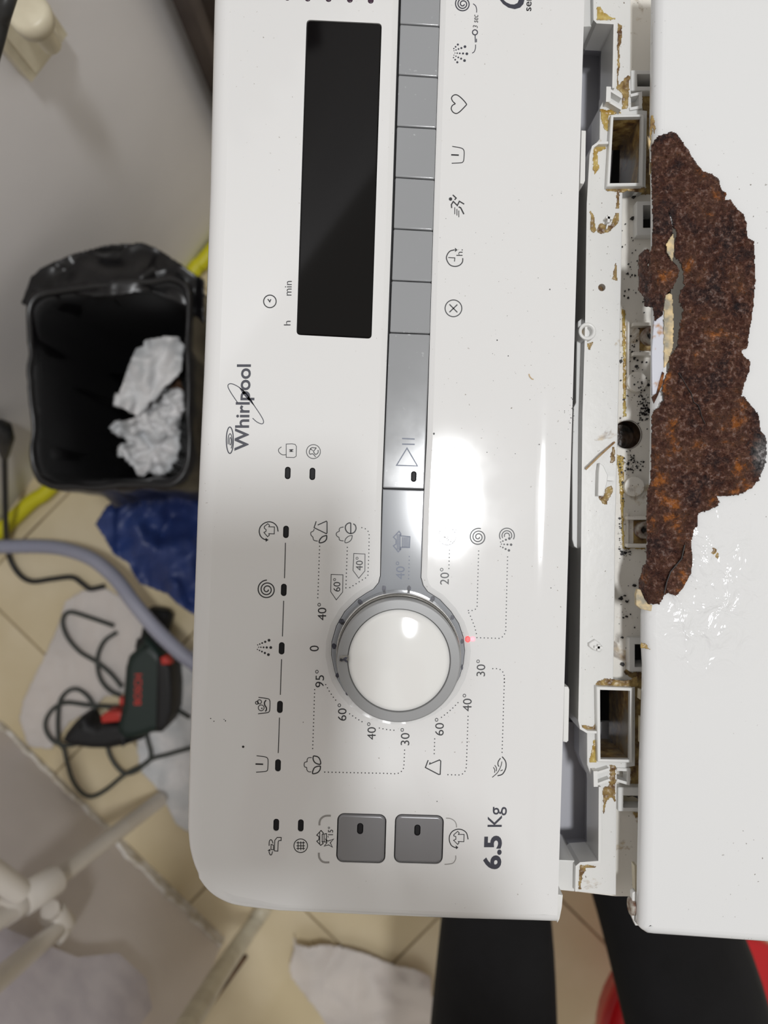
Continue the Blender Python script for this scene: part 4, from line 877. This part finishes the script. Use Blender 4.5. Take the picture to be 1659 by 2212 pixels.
# slack part of the liner bulging above the rim
bulge = rough_poly([(46, 655), (67, 597), (92, 577), (155, 549), (236, 530), (305, 524), (335, 535), (388, 569), (440, 605), (440, 700), (400, 660), (330, 628), (230, 640), (120, 634), (75, 668)], .5, 8, 2)
mb = MB(); sheet(mb, bulge, 2.5, zn(ZR - .015, .02, .009, 4)); lb_ = solidify(mb.build('bin_liner_fold', M['bag'], bn), .002)
# refuse
q1 = B2([(1130, 850), (1180, 835), (1300, 820), (1380, 822), (1415, 880), (1418, 1080), (1330, 1170), (1250, 1240), (1150, 1330), (1060, 1430), (890, 1340), (960, 1180), (1000, 1050), (1060, 910), (1120, 890)])
q2 = B2([(1050, 1450), (1200, 1330), (1400, 1240), (1405, 1450), (1400, 1600), (1370, 1760), (1280, 1870), (1080, 1885), (1000, 1780), (930, 1710), (1000, 1640), (880, 1545), (950, 1480)])
mb = MB(); sheet(mb, q1, 2, zn(.335, .016, .016, 11)); tag(solidify(mb.build('crumpled_paper', M['paper']), .006), 'crumpled white tissue with a straight edge, upper one in the black bin', 'paper')
mb = MB(); sheet(mb, q2, 2, zn(.315, .022, .026, 15)); tag(solidify(mb.build('crumpled_paper', M['paper']), .006), 'loosely crumpled white tissue, lower one in the black bin', 'paper')
mb = MB(); sheet(mb, B2([(1310, 1215), (1370, 1150), (1415, 1120), (1418, 1240), (1360, 1245)]), 4, zn(.305, .01, .05, 15)); tag(solidify(mb.build('food_scrap', M['brown']), .004), 'small brown scrap between the white tissues in the bin', 'scrap')
# yellow hose along the wall foot
mb = MB(); yp = [P(-15, 1150, .014), P(0, 1137, .014), P(60, 1080, .018), P(110, 1040, .018), P(250, 860, .018), P(400, 600, .018), P(432, 560, .018), P(500, 480, .018)]
yp = [p - na * .006 for p in yp]; tube(mb, cr(yp, 6), .012, 12); tag(mb.build('yellow_hose', M['yellow']), 'yellow hose running along the foot of the wall behind the bin', 'hose')
# grey drain hose
hp = [(-25, 1183), (0, 1181), (83, 1180), (139, 1186), (194, 1205), (236, 1236), (263, 1266), (291, 1305), (333, 1355), (374, 1396), (407, 1424), (470, 1470)]
zz = [.055, .06, .065, .075, .09, .10, .11, .12, .125, .13, .13, .13]
pts = cr([P(a, b, z) for (a, b), z in zip(hp, zz)], 14); rr = [.0108 + .0004 * math.sin(i * 2.2) for i in range(len(pts))]
mb = MB(); tube(mb, pts, rr, 16); tag(mb.build('drain_hose', M['hose']), 'thick grey hose crossing the floor over the power drill', 'hose')
# black power lead with plug
cp = [(-20, 905), (8, 930), (10, 1000), (11, 1055), (12, 1110), (14, 1166), (22, 1208), (42, 1241), (69, 1256), (111, 1251), (155, 1247), (178, 1261), (194, 1272), (214, 1269), (226, 1266)]
zz = [.25, .22, .16, .12, .09, .03, .01, .008, .008, .008, .008, .008, .008, .008, .008]
mb = MB(); tube(mb, cr([P(a, b, z) for (a, b), z in zip(cp, zz)], 6), .0042, 10); cb = MB(); 
lead = empty('power_lead', P(40, 1240, .005), 'black power lead hanging down the wall and ending under the grey hose', 'cable'); mb.build('cord', M['cable'], lead)
mb = MB(); tube(mb, [P(-6, 918, .24), P(4, 925, .235), P(9, 945, .22), P(10, 985, .18)], [.010, .013, .013, .006], 12); mb.build('plug', M['cable'], lead)
# top left cable and valve
mb = MB(); tube(mb, cr([P(36, -60, .80), P(13, 10, .80), P(3, 45, .79), P(-8, 90, .78), P(-30, 170, .76)], 6), .0045, 10); tag(mb.build('black_cable', M['cable']), 'black cable crossing the top left corner in front of the valve', 'cable')
v0 = onwall(60, 60, a0, na)
val = empty('stop_valve', v0, 'cream wall valve with a round handle on a square plate', 'valve')
def wbox(mb, c, du, dn, dz, tilt=0):
    u = da * math.cos(tilt) + Vector((0, 0, 1)) * math.sin(tilt); w__ = -da * math.sin(tilt) + Vector((0, 0, 1)) * math.cos(tilt)
    vs = [c + u * a * du + w__ * b * dz - na * d for d in (0, dn) for a, b in ((-1, -1), (1, -1), (1, 1), (-1, 1))]
    mb.add(vs, [(0, 1, 2, 3), (4, 7, 6, 5), (0, 4, 5, 1), (1, 5, 6, 2), (2, 6, 7, 3), (3, 7, 4, 0)])
mb = MB(); pc = onwall(38, 48, a0, na); wbox(mb, pc, .026, .012, .038); wbox(mb, pc - na * .012, .019, .005, .029); mb.build('wall_plate', M['cream'], val)
hd = P(61, 26, .665); mb = MB(); lathe(mb, hd, [(.0001, .668), (.012, .668), (.0155, .666), (.0160, .660), (.015, .653), (.004, .650)], 32); mb.f = [tuple(reversed(f)) for f in mb.f]
mb.build('valve_handle', M['cream'], val)
mb = MB(); tube(mb, [hd + Vector((0, 0, -.012)), hd + Vector((0, 0, -.04))], .008, 12); tube(mb, [hd + Vector((0, 0, -.03)), Vector((pc.x, pc.y, hd.z - .03))], .007, 12); mb.build('valve_stem', M['cream'], val)
# curtain hanging against the wall behind the machine
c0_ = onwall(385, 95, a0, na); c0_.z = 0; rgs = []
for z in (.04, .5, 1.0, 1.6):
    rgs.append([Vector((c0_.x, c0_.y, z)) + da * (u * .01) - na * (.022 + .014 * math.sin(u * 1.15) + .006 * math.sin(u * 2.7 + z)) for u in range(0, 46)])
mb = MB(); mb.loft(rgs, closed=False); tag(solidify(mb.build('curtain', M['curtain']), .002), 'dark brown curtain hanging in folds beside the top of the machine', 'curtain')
# blue plastic
q = [(232, 1090), (205, 1133), (222, 1155), (236, 1178), (250, 1200), (277, 1216), (288, 1238), (300, 1258), (333, 1272), (360, 1283), (385, 1305), (412, 1324), (450, 1345), (470, 1330), (470, 1060), (300, 1060)]
mb = MB(); sheet(mb, rough_poly(q, .5, 8, 3), 3, zn(.13, .03, .012, 21)); tag(solidify(mb.build('blue_plastic_bag', M['blue']), .002), 'crumpled dark blue plastic bag between the black bin and the machine', 'bag')
mb = MB(); prism(mb, [(250, 1060), (470, 1060), (470, 1300), (400, 1290), (330, 1240), (280, 1190)], .10, .098, .01, nb=3); tag(mb.build('carton', M['toolblack']), 'dark box standing under the blue plastic bag', 'box')
# white sheets under the tool
mb = MB(); sheet(mb, rough_poly([(177, 1277), (141, 1299), (122, 1360), (97, 1416), (50, 1513), (42, 1555), (61, 1612), (110, 1618), (150, 1560), (205, 1530), (225, 1505), (262, 1500), (330, 1470), (330, 1340), (262, 1290), (225, 1270)], .6, 9, 4), 3, zn(.004, .003, .02, 31)); tag(solidify(mb.build('white_sheet', M['paper2']), .0008), 'white plastic sheet spread on the tiles under the drill cord', 'sheet')
mb = MB(); sheet(mb, rough_poly([(330, 1470), (420, 1400), (440, 1820), (380, 1780), (345, 1710), (300, 1660), (296, 1600), (320, 1560)], .6, 9, 5), 3, zn(.006, .004, .02, 33)); tag(solidify(mb.build('white_sheet', M['paper']), .0008), 'cooler white sheet between the drill and the machine', 'sheet')
q = [(634, 2020), (640, 2040), (668, 2046), (700, 2040), (740, 2046), (795, 2062), (850, 2085), (900, 2095), (930, 2110), (940, 2240), (720, 2240), (690, 2190), (655, 2145), (628, 2110), (626, 2085), (634, 2050)]
mb = MB(); sheet(mb, rough_poly(q, .5, 9, 6), 3, zn(.016, .014, .011, 41)); tag(solidify(mb.build('paper_sheet', M['paper2']), .0008), 'creased pale paper sheet on the tiles left of the dark trousers', 'sheet')
# power drill
dr = empty('power_drill', P(310, 1490, .0), 'dark green power drill with red switches lying on the white sheet', 'drill')
body = B3([(1060, 1445), (1100, 1400), (1115, 1340), (1250, 1480), (1330, 1590), (1345, 1800), (1340, 1950), (1300, 2060), (1250, 2110), (1180, 2112), (1080, 2150), (960, 2165), (905, 2100), (900, 2040), (940, 1900), (955, 1750), (965, 1600), (990, 1510)])
mb = MB(); prism(mb, body, .068, .060, .012, nb=5); mb.build('motor_housing', M['toolgreen'], dr)
mb = MB(); prism(mb, B3([(1215, 1500), (1330, 1590), (1345, 1800), (1340, 1950), (1300, 2060), (1250, 2105), (1200, 2100), (1210, 1800)]), .072, .05, .008, nb=4); mb.build('gear_cover', M['toolblack'], dr)
hdl = B3([(500, 2110), (560, 2035), (620, 1980), (665, 1985), (690, 2040), (750, 2062), (800, 2030), (930, 2030), (1000, 2060), (1010, 2160)]) + B4([(1010, 0), (880, 45), (760, 68), (640, 66), (500, 48), (430, 10)])
mb = MB(); prism(mb, hdl, .060, .048, .012, nb=5); mb.build('handle', M['toolblack'], dr)
mb = MB(); prism(mb, B3([(780, 1975), (830, 1940), (945, 1940), (940, 2015), (790, 2030)]), .064, .03, .003); tag(mb.build('trigger', M['toolred'], dr), 'red trigger')
mb = MB(); prism(mb, B3([(925, 1830), (960, 1830), (960, 1895), (925, 1890)]), .064, .02, .003); mb.build('lock_button', M['toolred'], dr)
mb = MB(); prism(mb, B3([(1245, 1520), (1290, 1500), (1330, 1570), (1255, 1575)]), .078, .02, .003); tag(mb.build('mode_switch', M['toolred'], dr), 'red mode switch')
mb = MB(); c1_ = P(*B3([(1185, 1460)])[0], .036); c2_ = P(*B3([(1255, 1130)])[0], .036); tube(mb, [c1_, c1_.lerp(c2_, .2), c1_.lerp(c2_, .25), c1_.lerp(c2_, .9), c2_], [.026, .026, .021, .021, .014], 20); mb.build('chuck', M['toolblack'], dr)
mb = MB(); textmesh(mb, 'BOSCH', *(306, 290, 1523, 1456), .0686, .02); fixup(mb); mb.build('brand_lettering', M['toolred'], dr)
def cord(name, segs, r, z, parent):
    mb = MB()
    for s in segs:
        pts = [P(a, b, z + .006 * noise.noise(Vector((a * .02, b * .02, 0))) + .004) for a, b in s]; tube(mb, cr(pts, 6), r, 8)
    return mb.build(name, M['cable2'], parent)
l1 = B3([(910, 1320), (820, 1380), (770, 1470), (757, 1560), (780, 1680), (850, 1770), (940, 1815)])
l2 = B3([(950, 1750), (860, 1640), (750, 1550), (620, 1470), (520, 1350), (488, 1230), (540, 1162), (700, 1205), (885, 1270)])
l3 = B3([(955, 1905), (700, 1890), (520, 1868), (420, 1910), (358, 2000), (360, 2090), (420, 2170), (510, 2200), (600, 2190)])
l4 = B3([(780, 2060), (755, 1960), (700, 1840), (620, 1770), (540, 1772), (470, 1850), (450, 2000), (458, 2170)]) + B4([(458, 60), (480, 150), (520, 280), (585, 372), (660, 400), (760, 352), (900, 240), (1050, 160), (1082, 100), (1060, 0), (1050, -60)])
l5 = B4([(770, 40), (790, 110), (840, 190), (900, 235), (980, 215), (1080, 135), (1200, 100), (1330, 62), (1420, 40)])
l6 = B3([(1340, 1590), (1395, 1640), (1400, 1730), (1345, 1800)])
l7 = B3([(1340, 1900), (1400, 1935), (1480, 1985)])
cord('drill_cord', [l1, l2, l3, l4, l5, l6, l7], .0034, .010, dr)

# pipes at the lower left
def pipe(name, segs, r, label, mat='pvc', collars=(), par_=None):
    e = empty(name, segs[0][0], label, 'pipe'); e.location.z = min(p.z for s in segs for p in s)
    for s in segs: mb = MB(); tube(mb, s, r, 20); mb.build('pipe_run', M[mat], e)
    for a, b, rr in collars: mb = MB(); tube(mb, [a, a.lerp(b, .04), a.lerp(b, .96), b], [rr * .93, rr, rr, rr * .93], 24); mb.build('coupling', M[mat], e)
    return e
p0 = P(345, 1728, .03); p1 = P(95, 1918, .30); p2 = P(-80, 2040, .42)
pipe('waste_pipe', [[p0, p1, p2]], .0115, 'white plastic pipe running diagonally from the floor to a wide coupling', collars=[(P(122, 1898, .29), P(45, 1948, .335), .0185), (P(45, 1948, .335), P(0, 1975, .36), .0165)])
e_ = P(135, 1998, .27); pipe('elbow_pipe', [[P(108, 1965, .30), e_, P(60, 2062, .38), P(-60, 2165, .52)]], .0115, 'white pipe turning at an elbow below the wide coupling', collars=[(P(112, 1972, .29), P(138, 2002, .275), .0165), (P(135, 1998, .278), P(112, 2022, .292), .0155)])
pipe('corner_pipe', [[P(575, 1955, .02), P(545, 2000, .03), P(470, 2110, .25), P(380, 2260, .5)]], .0125, 'thin white pipe rising past the end of the low wall', 'cream')
pipe('stub_pipe', [[P(40, 1925, .42), P(-20, 1880, .46), P(-60, 1850, .5)]], .013, 'short white pipe stub at the left edge above the coupling')
mb = MB(); tube(mb, cr([P(530, 2065, .004), P(490, 2120, .004), P(440, 2190, .004), P(410, 2250, .004)], 4), .0045, 8); tag(mb.build('brown_rod', M['brown']), 'thin dark brown rod lying beside the corner pipe', 'rod')
# loose wall boards seen behind the pipes
mb = MB(); qs = [onwall(a, b, b0, nb_) for a, b in [(-40, 2010), (150, 2085), (240, 2075), (300, 2130), (312, 2195), (280, 2240), (-40, 2240)]]
mb.add([p - nb_ * .014 for p in qs] + [p for p in qs], [tuple(range(7))] + [(i, (i + 1) % 7, 7 + (i + 1) % 7, 7 + i) for i in range(7)]); tag(mb.build('foam_board', M['board']), 'rough pale board fixed to the low wall below the elbow pipe', 'board')

# ------------------------------------------------------------------ stool and person
sc_ = P(1550, 2270, .25); st = empty('stool', (sc_.x, sc_.y, 0), 'round red plastic stool under the person in dark trousers', 'stool')
mb = MB(); lathe(mb, sc_, [(.0001, .242), (.11, .242), (.138, .250), (.146, .246), (.148, .235), (.144, .205), (.130, .205), (.12, .23)], 48); mb.f = [tuple(reversed(f)) for f in mb.f]; mb.build('seat', M['stool'], st)
mb = MB(); tube(mb, [Vector((sc_.x, sc_.y, z)) for z in (.24, .12, .03, .0)], [.06, .045, .05, .065], 24); mb.build('pedestal', M['stool'], st)
def skin(name, pts, edges, radii, mat, root=0, sub=2):
    me = bpy.data.meshes.new(name); me.from_pydata([tuple(p) for p in pts], edges, []); o = bpy.data.objects.new(name, me); COL.objects.link(o)
    m = o.modifiers.new('skin', 'SKIN'); m.use_smooth_shade = True
    for i, r in enumerate(radii): me.skin_vertices[0].data[i].radius = (r, r) if not isinstance(r, tuple) else r
    me.skin_vertices[0].data[root].use_root = True
    s = o.modifiers.new('sub', 'SUBSURF'); s.levels = sub; s.render_levels = sub; me.materials.append(mat); return o
V = Vector
body_p = [V((.215, -.86, .53)), V((.125, -.80, .53)), V((.100, -.60, .505)), V((.110, -.40, .485)), V((.118, -.335, .42)), V((.125, -.36, .20)), V((.13, -.38, .06)),
          V((.300, -.80, .53)), V((.325, -.60, .505)), V((.285, -.42, .485)), V((.262, -.345, .42)), V((.262, -.37, .20)), V((.262, -.39, .06))]
body_e = [(0, 1), (1, 2), (2, 3), (3, 4), (4, 5), (5, 6), (0, 7), (7, 8), (8, 9), (9, 10), (10, 11), (11, 12)]
body_r = [.12, .085, .073, .060, .050, .048, .038, .085, .075, .073, .062, .050, .040]
person = empty('person', (.2, -.6, 0), 'person in loose dark trousers sitting beside the machine', 'person')
tr = skin('trousers', body_p, body_e, body_r, M['trouser']); tr.parent = person; tr.matrix_parent_inverse = Matrix.Translation(-Vector(person.location))
for x, y in ((.13, -.37), (.262, -.38)):
    mb = MB(); rings = []
    for t, w_, h in ((-.05, .030, .055), (.0, .038, .075), (.06, .040, .062), (.12, .044, .045), (.17, .040, .035), (.195, .022, .022)):
        rings.append([V((x + w_ * math.cos(2 * math.pi * k / 16), y + t, max(.003, .0 + h * .5 + h * .5 * math.sin(2 * math.pi * k / 16)))) for k in range(16)])
    mb.loft(rings); mb.build('shoe', M['toolblack'], person)
# upper body leaning in, arms holding the phone (outside the frame; it shades the panel)
sp = [V((.215, -.86, .56)), V((.20, -.84, .72)), V((.15, -.78, .90)), V((.11, -.70, 1.06)), V((.10, -.66, 1.12)),
      V((.26, -.70, 1.06)), V((.24, -.52, .94)), V((.08, -.32, 1.19)), V((-.03, -.71, 1.06)), V((-.14, -.52, .97)), V((-.12, -.32, 1.19))]
se = [(0, 1), (1, 2), (2, 3), (3, 4), (3, 5), (5, 6), (6, 7), (3, 8), (8, 9), (9, 10)]
sr = [.13, .13, .135, .12, .07, .07, .05, .040, .07, .05, .040]
def worn(name, pts, ed, rad, mat, sub=2):
    o = skin(name, pts, ed, rad, mat, 0, sub); o.parent = person; o.matrix_parent_inverse = Matrix.Translation(-Vector(person.location)); return o
worn('sweater', sp, se, sr, M['trouser'])
worn('head', [V((.10, -.66, 1.11)), V((.095, -.64, 1.20)), V((.09, -.60, 1.26)), V((.085, -.58, 1.32)), V((.08, -.57, 1.37)), V((.085, -.49, 1.28))], [(0, 1), (1, 2), (2, 3), (3, 4), (2, 5)], [.050, .050, .080, .088, .055, .014], M['skin'])
for sx, hx in ((1, .055), (-1, -.087)):
    base = V((hx, -.21, 1.243)); wr_ = V((hx + sx * .018, -.30, 1.205)); pts = [wr_, base, base + V((-sx * .006, .035, .006))]; ed = [(0, 1), (1, 2)]; rad = [.026, .030, .030]
    for f in range(4):
        a = base + V((-sx * .004 + (f - 1.5) * .0175, .055, .012)); k = len(pts); L_f = (.026, .030, .029, .022)[f]
        pts += [a, a + V((-sx * .008, L_f, .006)), a + V((-sx * .020, L_f * 1.7, -.002))]; ed += [(2, k), (k, k + 1), (k + 1, k + 2)]; rad += [.0095, .0085, .0075]
    k = len(pts); t = base + V((-sx * .030, .010, -.002)); pts += [t, t + V((-sx * .014, .028, .000)), t + V((-sx * .012, .052, .006))]; ed += [(1, k), (k, k + 1), (k + 1, k + 2)]; rad += [.012, .010, .009]
    worn('hand', pts, ed, rad, M['skin'], 1)
mb = MB(); prism(mb, rquad([(-.054, -.145), (.022, -.145), (.022, .015), (-.054, .015)], .008, 5), ZC + .011, .008, .001, world=True)
tag(mb.build('smartphone', M['phone']), 'black smartphone held flat above the control panel, lens downwards', 'phone')
